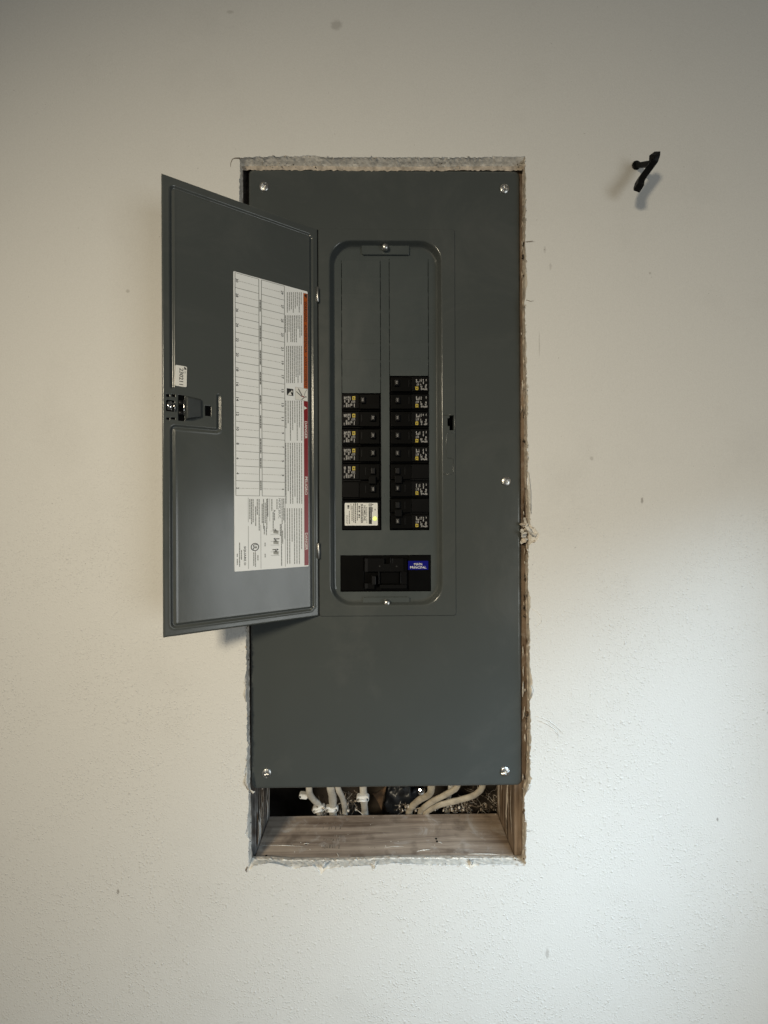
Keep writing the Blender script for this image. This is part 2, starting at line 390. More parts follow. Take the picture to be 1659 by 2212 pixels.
def sliver(name, path, wid, m, thick=.0004, curl=.0):
    """a strip of torn paper / a scratch lip following survey points (x, y, Y)"""
    pts = [at(*p) for p in path]; ls = []
    for i, p in enumerate(pts):
        t = (pts[min(i+1, len(pts)-1)]-pts[max(i-1, 0)]).normalized(); a = t.cross(Vector((0, 1, 0))).normalized()
        wv = wid[i]*.5
        ls.append([p+a*wv+Vector((0, curl, 0)), p+Vector((0, -thick, 0)), p-a*wv+Vector((0, curl, 0)), p+Vector((0, thick, 0))])
    m_ = MB(); m_.loops(ls, m, cap0=True, cap1=True)
    return m_.build(name, wall, smooth=True)
# trowel scratches right of the opening, knife overcuts at the corners, torn face paper
sliver('scratch_ridge', [(1157, 1547, WY), (1172, 1551, WY), (1187, 1558, WY), (1200, 1568, WY), (1216, 1584, WY)], [.0006, .0016, .002, .0016, .0004], 'wall', .0005)
sliver('scratch_ridge', [(1161, 1556, WY), (1180, 1563, WY), (1196, 1573, WY), (1206, 1583, WY)], [.0006, .002, .0018, .0004], 'wall', .0005)
sliver('scratch_ridge', [(1190, 1574, WY), (1200, 1580, WY), (1208, 1591, WY)], [.0005, .0016, .0004], 'wall', .0005)
sliver('knife_cut', [(519, 342, WY), (508, 341.5, WY), (502, 344, WY), (498.5, 352, WY), (498, 361, WY)], [.0022, .0016, .0012, .001, .0004], 'dust', .00015)
sliver('knife_cut', [(1136, 523, WY), (1144, 522, WY), (1151, 520.5, WY)], [.0008, .0012, .0005], 'dust', .00015)
sliver('knife_cut', [(1137, 648, WY), (1146, 651, WY), (1153, 650, WY)], [.001, .0009, .0005], 'dust', .00015)
sliver('knife_cut', [(1150, 1316, WY), (1160, 1320, WY), (1169, 1332, WY), (1170, 1344, WY), (1160, 1352, WY)], [.0006]*5, 'wall', .0006)
sliver('knife_cut', [(535, 1872, WY), (531, 1880, WY), (533, 1884, WY)], [.002, .0026, .0006], 'dust', .0003)
sliver('knife_cut', [(1136, 1795, WY), (1143, 1795.5, WY), (1152, 1794, WY)], [.0008, .0008, .0004], 'dust', .00015)
for p, wd in (([(1148, 1150, WY), (1156, 1158, WY), (1160, 1152, WY)], [.001, .004, .001]), ([(1142, 1020, -.012), (1145, 1060, -.013), (1147, 1110, -.012)], [.001, .0028, .001]),
              ([(1133, 1118, .0), (1140, 1140, -.009), (1152, 1158, -.012)], [.004, .008, .003]), ([(1146, 1480, WY), (1150, 1490, -.014), (1146, 1505, WY)], [.001, .003, .001]),
              ([(1128, 1702, -.004), (1136, 1712, -.012), (1142, 1704, -.012)], [.0009, .0012, .0009]), 
              ([(1147, 1690, WY), (1143, 1703, -.014), (1135, 1714, -.010)], [.0009, .0014, .0007]), 
              ([(533, 1670, -.012), (531, 1690, -.014), (540, 1712, -.010)], [.001, .005, .003]), ([(541, 1706, -.012), (547, 1712, -.014), (551, 1709, -.013)], [.002, .004, .001]),
              ([(692, 1866, WY), (698, 1872, -.014), (703, 1862, WY)], [.002, .006, .002]), ([(806, 1862, WY), (809, 1870, -.014), (812, 1860, WY)], [.001, .004, .001]),
              ([(1014, 1856, -.004), (1018, 1866, -.013), (1021, 1857, -.006)], [.002, .005, .001]), ([(532, 1480, WY), (529, 1500, -.013), (532, 1516, WY)], [.001, .003, .001])):
    sliver('torn_paper', p, wd, 'plaster', .0008, -.0006)
def lump(m_, c, r, squash, mt, n=1):
    bm = bmesh.new(); bmesh.ops.create_icosphere(bm, subdivisions=n, radius=1)
    bm.verts.index_update()
    q = Matrix.Rotation(rnd.uniform(0, 6), 3, Vector((rnd.random(), rnd.random(), rnd.random()+.1)).normalized())
    m_.add([Vector(c)+q @ Vector((v.co.x*r*rnd.uniform(.6, 1.25), v.co.y*r*squash*rnd.uniform(.6, 1.25), v.co.z*r*rnd.uniform(.6, 1.25))) for v in bm.verts],
           [[v.index for v in f.verts] for f in bm.faces], mt); bm.free()
mb = MB()                                            # crumbled core in the bite half way down the right edge
for k in range(34):
    p = at(rnd.uniform(1128, 1157), rnd.uniform(1132, 1172), -.004); lump(mb, (p.x, rnd.uniform(-.010, .0), p.z), rnd.uniform(.002, .0055), .5, rnd.choice(['plaster', 'plaster', 'paper']), 1)
mb.build('crumbled_core', wall)
mb = MB()  # dark-coloured lumps paint shaded holes in the edge; the slivers are debris
for (x, y, r) in ((1139, 1541, .0030), (1138, 1549, .002), (2086/1.8228, 2365/1.8228, .0034), (2078/1.8228, 2345/1.8228, .0022), (2077/1.8228, 2124/1.8228, .0030), (2072/1.8228, 1538/1.8228, .0030), (2062/1.8228, 1735/1.8228, .0026), (2062/1.8228, 960/1.8228, .003), (2058/1.8228, 1010/1.8228, .003), (2064/1.8228, 1090/1.8228, .002),
                  (2085/1.8228, 2680/1.8228, .0028), (2068/1.8228, 1420/1.8228, .002), (1133, 1250, .002), (1132, 1330, .0018)):
    for q in range(3):
        p = at(x+rnd.uniform(-1.5, 1.5), y+rnd.uniform(-3, 3), -.0035); lump(mb, p, r*rnd.uniform(.5, .9), .8, rnd.choice(['sheath', 'sheath', 'card']))
for k in range(70):
    y = rnd.uniform(430, 1800); p = at(rnd.uniform(1126, 1133)+(3 if y > 1000 else 0), y, rnd.uniform(-.002, .004)); L_ = rnd.uniform(.004, .016)
    mb.tube([p, p+Vector((rnd.uniform(-.0008, .0012), -.0006, -L_*.5)), p+Vector((rnd.uniform(-.001, .001), 0, -L_))], [.0003, rnd.uniform(.0006, .0013), .0002], rnd.choice(['paper', 'dust', 'sheath', 'card', 'gypsum']), 4)
tag(mb.build('edge_holes_debris', wall), kind='stuff')
mb = MB()                                            # crumbs caught along the cut edges
n = len(hole_front)
for k in range(360):
    i = rnd.randrange(n); p = hole_front[i].lerp(hole_back[i], rnd.random()); r = rnd.choice([.0003, .0004, .0006, .0011])
    lump(mb, p, r, .7, rnd.choice(['plaster', 'gypsum', 'paper', 'dust', 'sheath']), 1)
for k in range(150):                                 # curled flakes of torn face paper
    i = rnd.randrange(n); p = hole_front[i]; q = hole_front[(i+1) % n]; t = (q-p).normalized(); o_ = Vector((t.z, 0, -t.x))
    L_, W_ = rnd.uniform(.0015, .0055), rnd.uniform(.0006, .0018); c = p+o_*rnd.uniform(-.0012, .0012)+Vector((0, rnd.uniform(-.0012, .0), 0)); cu = rnd.uniform(-.0015, .0003)
    mb.add([c-t*L_*.5, c-t*L_*.2+o_*W_+Vector((0, cu, 0)), c+t*L_*.3+o_*W_*.7+Vector((0, cu, 0)), c+t*L_*.5, c+t*L_*.1-o_*W_*.4],
           [(0, 1, 4), (1, 2, 4), (2, 3, 4)], rnd.choice(['plaster', 'plaster', 'white', 'paper']))
tag(mb.build('edge_crumbs', wall), kind='stuff')

# ------------------------------------------------------------------ framing behind the wall
XL = at(548, 1850, .006).x; XR = at(1111, 1850, .006).x
BT = at(830, 1851, .006).z                           # top of the sill board
def plank(name, x0, x1, y0, y1, z0, z1, m, label, cat, bev=.0015):
    c = Vector(((x0+x1)/2, (y0+y1)/2, z0)); m_ = MB()
    m_.box(x0-c.x, x1-c.x, y0-c.y, y1-c.y, 0, z1-z0, m)
    o = m_.build(name, bevel=bev); o.location = c
    return tag(o, label, cat)
stud_l = plank('wall_stud', XL-.038, XL, .016, .093, -.95, .95, 'stud_left', 'dirty brown stud on the left side of the hole under the panel', 'wood stud')
stud_r = plank('wall_stud', XR, XR+.038, .0052, .093, -.95, .95, 'stud', 'brown pine stud on the right side of the hole under the panel', 'wood stud')
header = plank('header_board', XL+.0005, XR-.0005, .0056, .092, at(830, 340, WY).z+.0006, .56, 'wood', 'pale header board across the top edge of the wall opening', 'board')
sill = plank('sill_board', XL+.0005, XR-.0005, .0056, .088, BT-.038, BT, 'wood', 'weathered horizontal wood board at the bottom of the wall opening', 'board', .0012)
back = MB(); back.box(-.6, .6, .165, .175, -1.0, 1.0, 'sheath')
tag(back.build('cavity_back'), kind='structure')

# marks on the sill board: ink stamp, nail holes, split splinter
sc = sill.location
mb = MB()
def on_board(x, y, m_, w_, d_, mt, h=.0004):
    t = (BT-CAM.z)/ray(x, y).z; p = CAM + ray(x, y)*t
    m_.box(p.x-w_/2-sc.x, p.x+w_/2-sc.x, p.y-d_/2-sc.y, p.y+d_/2-sc.y, BT-sc.z-.001, BT-sc.z+h, mt)
stamp = MB()
for yy, x0, x1, hh in ((1761, 716, 744, .0035), (1779, 698, 740, .003), (1788, 697, 737, .009), (1806, 716, 735, .006), (1814, 690, 734, .007), (1829, 697, 731, .009)):
    x = x0
    while x < x1:
        wd = rnd.uniform(2, 5)
        if rnd.random() < .72:
            on_board(x+wd/2, yy+rnd.uniform(-1, 1), stamp, wd*.00045, hh*rnd.uniform(.35, .8), 'stamp' if 'stamp' in M else 'dust', .0002)
        x += wd+rnd.uniform(.6, 2)
stamp.build('ink_stamp', sill)
nh = MB()
for x, y in ((942, 1812), (944, 1818), (661, 1823), (575, 1849)):
    t = (BT-CAM.z)/ray(x, y).z; p = CAM+ray(x, y)*t
    nh.lathe((p.x-sc.x, p.y-sc.y, BT-sc.z-.002), (0, 0, 1), [(.0015, 0), (.0017, .0024)], 'black', 8)
nh.build('nail_hole', sill)
spl = MB()
for (x0, y0, x1, y1, wd) in ((945, 1820, 956, 1823, .0014), (655, 1824, 668, 1823, .0016), (727, 1843, 732, 1852, .0018), (900, 1840, 930, 1836, .0018), (830, 1832, 872, 1829, .001), (566, 1827, 655, 1829, .0012), (1010, 1846, 1080, 1847, .002)):
    pts = []
    for q in range(5):
        x, y = x0+(x1-x0)*q/4, y0+(y1-y0)*q/4; t = (BT-CAM.z)/ray(x, y).z; p = CAM+ray(x, y)*t
        pts.append((p.x-sc.x, p.y-sc.y, BT-sc.z+.0004+.0008*math.sin(q*.8)))
    spl.tube(pts, [wd*.1, wd*.25, wd*.32, wd*.22, wd*.06], 'gypsum', 4)
spl.build('splinter', sill)

# ------------------------------------------------------------------ electrical panel
panel = thing('breaker_box', 'tall grey steel breaker box with its door swung open to the left', 'breaker box', (0, 0, 0))
cx0, cx1, cz0, cz1 = rect(538.5, 365, 1125.8, 1702, 0)
fx0, fx1, fz0, fz1 = rect(687.5, 494, 984.8, 1331.5, -.001)
ox0, ox1, oz0, oz1 = rect(710.5, 517, 956.5, 1310, -.001)
PADY = -.0020; FY = .0095; OR = .030
mb = MB()
body = (cx0, cx1, cz0, cz1)
R_ = .0045
ls = [rr(*grow(*body, 0), .007, .0045), rr(*grow(*body, 0), .007, .0042)]
for k in range(0, 6):
    a = math.radians(18*k); ls.append(rr(*grow(*body, -R_*(1-math.cos(a))), .007, R_*(1-math.sin(a))*.9))
mb.loops(ls, 'steel')
mb.loops([rr(*grow(*body, -R_), .007, 0), rr(fx0, fx1, fz0, fz1, .004, 0)], 'steel')
mb.loops([rr(fx0, fx1, fz0, fz1, .004, 0), rr(*grow(fx0, fx1, fz0, fz1, -.0004), .004, -.0005), rr(*grow(fx0, fx1, fz0, fz1, -.0010), .004, -.0015), rr(*grow(fx0, fx1, fz0, fz1, -.0016), .004, PADY)], 'steel')
sx0, sx1, sz0, sz1 = rect(966, 898, 979.5, 930, 0)
strike = [(sx0, PADY, sz0+.006), (sx0+.003, PADY, sz0+.006), (sx0+.003, PADY, sz0), (sx1, PADY, sz0), (sx1, PADY, sz1), (sx0+.003, PADY, sz1), (sx0+.003, PADY, sz1-.004), (sx0, PADY, sz1-.004)]
fill(mb, rr(*grow(fx0, fx1, fz0, fz1, -.0016), .004, PADY), [rr(ox0, ox1, oz0, oz1, OR, PADY), strike], 'steel')
mb.loops([strike, [(x, .006, z) for x, y, z in strike]], 'steel')
op = (ox0, ox1, oz0, oz1); ls = []
for k in range(6):
    a = math.radians(15*k); ls.append(rr(*grow(*op, -.0024*math.sin(a)), OR, PADY+.0024*(1-math.cos(a))))
ls += [rr(*grow(*op, -.0036), OR-.001, .0040), rr(*grow(*op, -.0046), OR-.002, .0075), rr(*grow(*op, -.0056), OR-.003, FY-.0006), rr(*grow(*op, -.0085), OR-.005, FY+.0003)]
mb.loops(ls, 'steel')
cover = mb.build('cover', panel, smooth=True)
es = cover.modifiers.new('split', 'EDGE_SPLIT'); es.split_angle = math.radians(38)

# latch strike outline pressed in the frame
lp = MB()
pts = [at(x, y, PADY) for x, y in ((957.5, 897), (980, 896.5), (982.5, 900), (982.5, 931), (979, 934), (968, 935), (964.5, 939), (964.5, 984), (967, 989), (976, 990.5), (979, 994), (979.5, 1019), (977, 1023.5), (957.5, 1024.5))]
lp.tube(pts, .0007, 'steel', 6); lp.build('strike_outline', panel, smooth=True)

# deadfront at the bottom of the opening
dx0, dx1, dz0, dz1 = grow(*op, -.005)
lcol = rect(738, 563, 823, 1145.5, FY); rcol = rect(841, 560, 926.5, 1145.5, FY); mcut = rect(735.2, 1199, 931, 1278, FY)
mb = MB()
def rl(r, y): return [(r[0], y, r[2]), (r[1], y, r[2]), (r[1], y, r[3]), (r[0], y, r[3])]
fill(mb, rr(dx0, dx1, dz0, dz1, OR-.006, FY), [rl(lcol, FY), rl(rcol, FY), rl(mcut, FY)], 'steel_inner')
for r in (lcol, rcol, mcut): mb.loops([rl(r, FY), rl(r, FY+.0016)], 'steel_inner')
dead = mb.build('deadfront', panel)
PITCH = (at(780, 1145.5, FY).z-at(780, 849, FY).z)/-8+0  # negative guard below
PITCH = abs(at(780, 849, FY).z-at(780, 1145.5, FY).z)/7.87
def knockouts(col, ztop, zbot, n):
    h = (ztop-zbot)/n
    for k in range(n):
        z1 = ztop-h*k; m_ = MB()
        t = rnd.uniform(-.0002, .0002); g = .0008
        x0, x1 = col[0]+g, col[1]-g; y = FY+.0001
        m_.add([(x0, y+.0012+t, z1-h+.0004), (x1, y+.0012+t, z1-h+.0004), (x1, y-.0008+t, z1-.0004), (x0, y-.0008+t, z1-.0004), (x0, y+.0014, z1-h), (x1, y+.0014, z1-h), (x1, y+.0014, z1), (x0, y+.0014, z1)],
               [(0, 1, 2, 3), (4, 7, 6, 5), (0, 4, 5, 1), (1, 5, 6, 2), (2, 6, 7, 3), (3, 7, 4, 0)], 'steel_inner')
        for xx, s_ in ((x0, -1), (x1, 1)):           # break-off tabs bridging the slot
            m_.box(min(xx, xx+s_*.0007), max(xx, xx+s_*.0007), y+.0002, y+.0012, z1-.004, z1-.001, 'steel_inner')
        m_.build('knockout_plate', dead, bevel=.00025, seg=1)
knockouts(lcol, lcol[3], at(780, 848.5, FY).z, 8)
knockouts(rcol, rcol[3], at(880, 811.5, FY).z, 7)

# retaining tabs and thumb screws of the deadfront
for (x0, y0, x1, y1, sx, sy, up) in ((781, 529, 884, 551.5, 832, 533, 1), (783.5, 1289.5, 885, 1312, 836, 1303, 0)):
    a, b, c, d = rect(x0, y0, x1, y1, FY-.001); m_ = MB()
    m_.loops([rr(a, b, c, d, .0025, FY-.0002, 4), rr(a, b, c, d, .0025, FY-.0024, 4), rr(*grow(a, b, c, d, -.0006), .0022, FY-.0030, 4)], 'steel_inner', cap1=True)
    m_.build('retaining_tab', dead, smooth=False)
    p = at(sx, sy, FY-.008); m_ = MB()
    m_.lathe((p.x, FY-.001, p.z), (0, -1, 0), [(.0022, 0), (.0022, .004), (.0046, .0042), (.0049, .005), (.0049, .007), (.0043, .0085), (.0028, .0095), (.001, .0099)], 'zinc', 18)
    m_.build('thumb_screw', panel, smooth=True)

# slotted cover screws: a dome pressed with a slot, shared mesh
def screw_mesh():
    N_ = 41; R = .0066; m_ = MB(); vs = []; fs = []
    for j in range(N_):
        for i in range(N_):
            a, b = 2*i/(N_-1)-1, 2*j/(N_-1)-1
            x, z = a*math.sqrt(max(0, 1-b*b/2)), b*math.sqrt(max(0, 1-a*a/2))
            r = math.hypot(x, z); h = .0030*math.sqrt(max(0, 1-(r*.93)**2))
            if abs(x) < .11 and r < .97: h = max(.0004, h-.0017)
            if abs(z) < .10 and r < .45: h = max(.0004, h-.0015)
            vs.append((x*R, -h, z*R))
    for j in range(N_-1):
        for i in range(N_-1):
            k = j*N_+i; fs.append((k, k+1, k+N_+1, k+N_))
    m_.add(vs, fs, 'zinc')
    ring = [(R*math.cos(2*math.pi*k/32), R*math.sin(2*math.pi*k/32)) for k in range(32)]
    m_.loops([[(x*1.0, -.0009, z*1.0) for x, z in ring], [(x*1.02, 0.0002, z*1.02) for x, z in ring]], 'zinc')
    return m_
sm = None
for (x, y, ang) in ((570, 403, 30), (1090, 407, 38), (1093.5, 1040, 70), (576, 1671, -2), (1091.5, 1667, 68)):
    p = at(x, y, -.001)
    if sm is None: o = screw_mesh().build('cover_screw', panel, smooth=True); sm = o
    else: o = sm.copy(); C.objects.link(o); o.parent = panel
    o.location = (p.x, 0, p.z); o.rotation_euler = (0, math.radians(ang), 0)

# steel box behind the cover
mb = MB(); ex0, ex1, ez0, ez1 = XL+.0025, XR-.0025, cz0+.003, cz1-.003; t = .0015
mb.box(ex0, ex0+t, .0048, .09, ez0, ez1, 'dark_steel'); mb.box(ex1-t, ex1, .0048, .09, ez0, ez1, 'dark_steel')
mb.box(ex0+t, ex1-t, .0048, .09, ez0, ez0+t, 'dark_steel'); mb.box(ex0+t, ex1-t, .0048, .09, ez1-t, ez1, 'dark_steel'); mb.box(ex0, ex1, .09, .0915, ez0, ez1, 'dark_steel')
mb.build('enclosure', panel)

# ------------------------------------------------------------------ the door
H = at(688, 912, -.002); HX, HY = H.x, -.002
fY = CAM.y + (HY-CAM.y)*838.0/1003.0
Fp = at(350.3, 877, fY)
DW = math.hypot(Fp.x-HX, fY-HY); TH = math.atan2(fY-HY, Fp.x-HX)
du = Vector((math.cos(TH), math.sin(TH), 0)); dn = Vector((-math.sin(TH), math.cos(TH), 0))
def dpt(x, y):                                       # survey point on the inner face of the door -> (u, z)
    d = ray(x, y); t = ((Vector((HX, HY, 0))-CAM).dot(dn))/d.dot(dn); p = CAM+d*t-Vector((HX, HY, 0))
    return p.dot(du), p.z
dzt = (dpt(349, 375.5)[1]+dpt(687, 493.5)[1])/2; dzb = (dpt(352, 1378)[1]+dpt(688, 1331.5)[1])/2
holes = [(359, 851.5, 366.5, 857), (370.5, 851.5, 377.5, 857), (359, 902, 367, 907), (370.5, 902, 377.5, 907), (359.5, 865, 377, 889), (385, 853.5, 398, 909), (443, 876.5, 455, 899.5)]
def drect(x0, y0, x1, y1):
    a = dpt(x0, (y0+y1)/2)[0]; b = dpt(x1, (y0+y1)/2)[0]; c = dpt((x0+x1)/2, y0)[1]; d = dpt((x0+x1)/2, y1)[1]
    return min(a, b), max(a, b), min(c, d), max(c, d)
hole_r = [drect(*h) for h in holes]
beads = [[(372, 835.5), (371.5, 396)], [(371.5, 396), (672, 516)], [(672, 516), (672.5, 1311)], [(672.5, 1311), (372.5, 1358)], [(372.5, 1358), (372.3, 923.5)],
         [(372.3, 923.5), (472.5, 929)], [(472.5, 929), (472.7, 856)]]
def straight(a, b):
    (u0, z0), (u1, z1) = dpt(*a), dpt(*b)
    return [u0, z0, u1, z1]
segs = [straight(*s) for s in beads]
uF, uH = segs[0][0], segs[2][0]; zT, zB = segs[1][1], segs[3][3]; zJ, uJ = segs[5][1], segs[6][0]
zT = (segs[1][1]+segs[1][3])/2; zB = (segs[3][1]+segs[3][3])/2; zJ = (segs[5][1]+segs[5][3])/2
segs = [(uF, segs[0][1], uF, zT-.004), (uF-.004, zT, uH+.003, zT), (uH, zT-.003, uH, zB+.003), (uH+.003, zB, uF-.004, zB), (uF, zB+.004, uF, zJ-.004), (uF-.004, zJ, uJ+.004, zJ), (uJ, zJ+.004, uJ, segs[6][3])]
arcs = [(uF-.004, zT-.004, .004), (uF-.004, zB+.004, .004), (uF-.004, zJ-.004, .004), (uJ+.004, zJ+.004, .004)]
cell = .00085
nu, nz = int(DW/cell), int((dzt-dzb)/cell)
U = np.linspace(0, DW, nu+1); Zs = np.linspace(dzb, dzt, nz+1)
UU, ZZ = np.meshgrid(U, Zs, indexing='ij')
dist = np.full(UU.shape, 9.0)
for (u0, z0, u1, z1) in segs:
    ax, az = u1-u0, z1-z0; L2 = ax*ax+az*az
    tt = np.clip(((UU-u0)*ax+(ZZ-z0)*az)/L2, 0, 1)
    dist = np.minimum(dist, np.hypot(UU-u0-tt*ax, ZZ-z0-tt*az))
for (ac, zc, r), (su, szz) in zip(arcs, ((1, 1), (1, -1), (1, 1), (-1, -1))):
    q = ((UU-ac)*su >= 0) & ((ZZ-zc)*szz >= 0) & (np.hypot(UU-ac, ZZ-zc) < .012)
    d2 = np.abs(np.hypot(UU-ac, ZZ-zc)-r); dist = np.where(q, np.minimum(dist, d2), dist)
BW = .0030
prof = np.clip(1-dist/BW, 0, 1); prof = prof*prof*(3-2*prof)
lip = np.exp(-((dist-BW*1.05)/.0012)**2)*.00018
YY = -.0021*prof+lip*1.6
YY += .0007*np.sin(UU/DW*math.pi)*np.sin((ZZ-dzb)/(dzt-dzb)*math.pi)     # sheet metal is never quite flat
edge = np.minimum(np.minimum(UU, DW-UU), np.minimum(ZZ-dzb, dzt-ZZ))
YY -= np.where(edge < .0016, (.0016-edge)**2/.0016*.9, 0)
keep = np.ones((nu, nz), bool)
uc = (U[:-1]+U[1:])/2; zc = (Zs[:-1]+Zs[1:])/2
for (a, b, c, d) in hole_r: keep &= ~(((uc >= a) & (uc <= b))[:, None] & ((zc >= c) & (zc <= d))[None, :])
idx = np.arange((nu+1)*(nz+1)).reshape(nu+1, nz+1)
q = np.stack([idx[:-1, :-1], idx[:-1, 1:], idx[1:, 1:], idx[1:, :-1]], -1)[keep]
co = np.stack([UU, YY, ZZ], -1).reshape(-1, 3)
me = bpy.data.meshes.new('door'); me.vertices.add(len(co)); me.vertices.foreach_set('co', co.ravel())
me.loops.add(q.size); me.loops.foreach_set('vertex_index', q.ravel().astype(np.int32))
me.polygons.add(len(q)); me.polygons.foreach_set('loop_start', np.arange(0, q.size, 4, dtype=np.int32))
me.polygons.foreach_set('use_smooth', np.ones(len(q), bool)); me.update(calc_edges=True); me.validate()
me.materials.append(M['steel'])
door = bpy.data.objects.new('door', me); C.objects.link(door); door.parent = panel
door.location = (HX, HY, 0); door.rotation_euler = (0, 0, TH)
sol = door.modifiers.new('sheet', 'SOLIDIFY'); sol.thickness = .0012; sol.offset = -1

# hinges: a steel barrel each, knuckle leaf on the frame
for (x, y0, y1) in ((686.3, 621, 653), (688.2, 1173, 1207)):
    p0 = at(x, y0, -.004); p1 = at(x, y1, -.004); m_ = MB()
    m_.lathe((p0.x, -.0048, p1.z), (0, 0, 1), [(.0012, 0), (.0017, .0004), (.0017, p0.z-p1.z-.0004), (.0012, p0.z-p1.z)], 'zinc', 14)
    m_.build('hinge', panel, smooth=True)
hx = at(687.6, 912, -.002).x
mb = MB(); mb.box(hx-.0014, hx+.0002, -.0015, .0012, fz0+.002, fz1-.002, 'black'); mb.build('hinge_gap', panel)

# latch on the door
def dl(r, y0, y1, m_, mt): m_.box(r[0], r[1], y0, y1, r[2], r[3], mt)
mb = MB(); lr = drect(355, 845, 460, 915)
dl(grow(*lr, .002), -.011, -.0036, mb, 'black'); mb.build('latch_backing', door, bevel=.001)  # black box added behind the door so its openings look dark
mb = MB(); r = drect(398.5, 856, 434.5, 911)
u0, u1, z0, z1 = r
mb.add([(u0, .0002, z0+.006), (u1, .0002, z0), (u1, .0002, z1), (u0, .0002, z1-.002), (u0, .0024, z0+.007), (u1-.003, .0052, z0+.003), (u1-.003, .0052, z1-.003), (u0, .0024, z1-.004)],
       [(0, 3, 2, 1), (4, 5, 6, 7), (0, 1, 5, 4), (1, 2, 6, 5), (2, 3, 7, 6), (3, 0, 4, 7)], 'slide'); mb.build('latch_slide', door, bevel=.0008)
mb = MB()
for (x0, y0, x1, y1) in ((385.5, 865, 398, 875), (385.5, 888, 398, 896)):
    dl(drect(x0, y0, x1, y1), -.003, .0006, mb, 'toggle')
r = drect(396.2, 863, 398.6, 897); mb.tube([((r[0]+r[1])/2, .001, r[2]), ((r[0]+r[1])/2, .0026, (r[2]*2+r[3])/3), ((r[0]+r[1])/2, .0026, (r[2]+r[3]*2)/3), ((r[0]+r[1])/2, .001, r[3])], .0008, 'chrome', 8)
r = drect(362, 867, 372, 886); um = (r[0]+r[1])/2
ls = []
for k in range(9):
    a = math.radians(-80+160*k/8); ls.append([(um+.0034*math.sin(a), -.0015+.0022*math.cos(a), r[2]), (um+.0034*math.sin(a), -.0015+.0022*math.cos(a), r[3])])
mb.loops(ls, 'chrome', closed=False)
r = drect(373, 870, 376.5, 889); mb.tube([(r[0], .0006, r[2]), (r[0]-.0006, .0014, (r[2]+r[3])/2), (r[1], .0010, r[3])], .0009, 'chrome', 8)
o = mb.build('latch_spring', door, smooth=True); o.modifiers.new('s', 'SOLIDIFY').thickness = .0003

# ---- printing helpers on the door: text runs down the sheet, tops of the letters toward the hinge
class Sheet:
    def __init__(s, mb, conv, ax, ay, n, lift): s.mb, s.c, s.ax, s.ay, s.n, s.l = mb, conv, Vector(ax), Vector(ay), Vector(n), lift
    def P(s, x, y, l=0): return s.c(x, y)+s.n*(s.l+l)
    def text(s, t, x0, y0, x1, y1, m, bold=.01, l=0.00012, lower=False):
        """box (x0,y0)-(x1,y1) on the photograph; the line of text runs from y0 to y1"""
        vs, fs = glyphs(t, bold); xm, ym = (x0+x1)/2, (y0+y1)/2
        o = s.P(x0, ym, l); w_ = (s.P(x1, ym, l)-o).length; hgt = (s.P(xm, y1)-s.P(xm, y0)).length
        c = (s.P(x0, ym, l)+s.P(x1, ym, l))/2
        c = c+ (s.P(xm, (y0+y1)/2, l)-c)
        s.mb.add([c+s.ax*((a-.5)*hgt)+s.ay*((b-.5)*w_) for a, b in vs], fs, m)
    def bar(s, x0, y0, x1, y1, m, l=0.00008):
        xm, ym = (x0+x1)/2, (y0+y1)/2; c = s.P(xm, ym, l); w_ = (s.P(x1, ym)-s.P(x0, ym)).length/2; h_ = (s.P(xm, y1)-s.P(xm, y0)).length/2
        s.mb.quad([c-s.ax*h_-s.ay*w_, c+s.ax*h_-s.ay*w_, c+s.ax*h_+s.ay*w_, c-s.ax*h_+s.ay*w_], m)
    def poly(s, pts, m, l=.0001): s.mb.quad([s.P(x, y, l) for x, y in pts], m)
    def line_(s, x0, y0, x1, y1, wd, m, l=.0001):
        a, b = s.P(x0, y0, l), s.P(x1, y1, l); t = (b-a).normalized(); k = t.cross(s.n)*wd/2
        s.mb.quad([a+k, b+k, b-k, a-k], m)
    def words(s, x, y0, y1, th, m, gap=.6, l=.0001):   # an unreadable line of small print
        y = y0
        while y < y1:
            e = min(y1, y+rnd.uniform(3, 9)); s.bar(x-th/2, y, x+th/2, e, m, l); y = e+gap
def doorc(x, y):
    u, z = dpt(x, y); return Vector((u, 0, z))
ul, uh_ = dpt(505, 911)[0], dpt(665, 927)[0]
zt = (dpt(505, 586)[1]+dpt(665, 632)[1])/2; zb = (dpt(505, 1236)[1]+dpt(665, 1222)[1])/2
LY = .0012
mb = MB()
mb.loops([rr(uh_, ul, zb, zt, .0012, LY-.0016, 3), rr(uh_, ul, zb, zt, .0012, LY, 3)], 'label', cap1=True)
# rectified label coordinates: s 0..1 free side -> hinge side, t 0..1 top -> bottom
def lab(s, t): return Vector((ul+(uh_-ul)*s, 0, zt+(zb-zt)*t))
def lc(x, y):                                        # photo coordinates snapped to the sheet's own frame
    u, z = dpt(x, y); return Vector((u, 0, z))
sh = Sheet(mb, lc, (0, 0, -1), (-1, 0, 0), (0, 1, 0), LY)
class Lab(Sheet): pass
ls_ = Sheet(mb, lambda s, t: lab(s, t), (0, 0, -1), (-1, 0, 0), (0, 1, 0), LY)
def st(x, y): u, z = dpt(x, y); return (u-ul)/(uh_-ul), (z-zt)/(zb-zt)
g0, t0 = st(507.3, 590); g3, _t = st(613.7, 619); t0 = (t0+_t)/2
t1 = (st(508, 1070.9)[1]+st(613.7, 1071.8)[1])/2; g1 = st(559.4, 830)[0]; g2 = st(565, 830)[0]
LW = .00035
for s_ in (g0, g1, g2, g3): a = lab(s_, t0); ls_.bar(s_-.0034, t0, s_+.0034, t1, 'grey_ink')
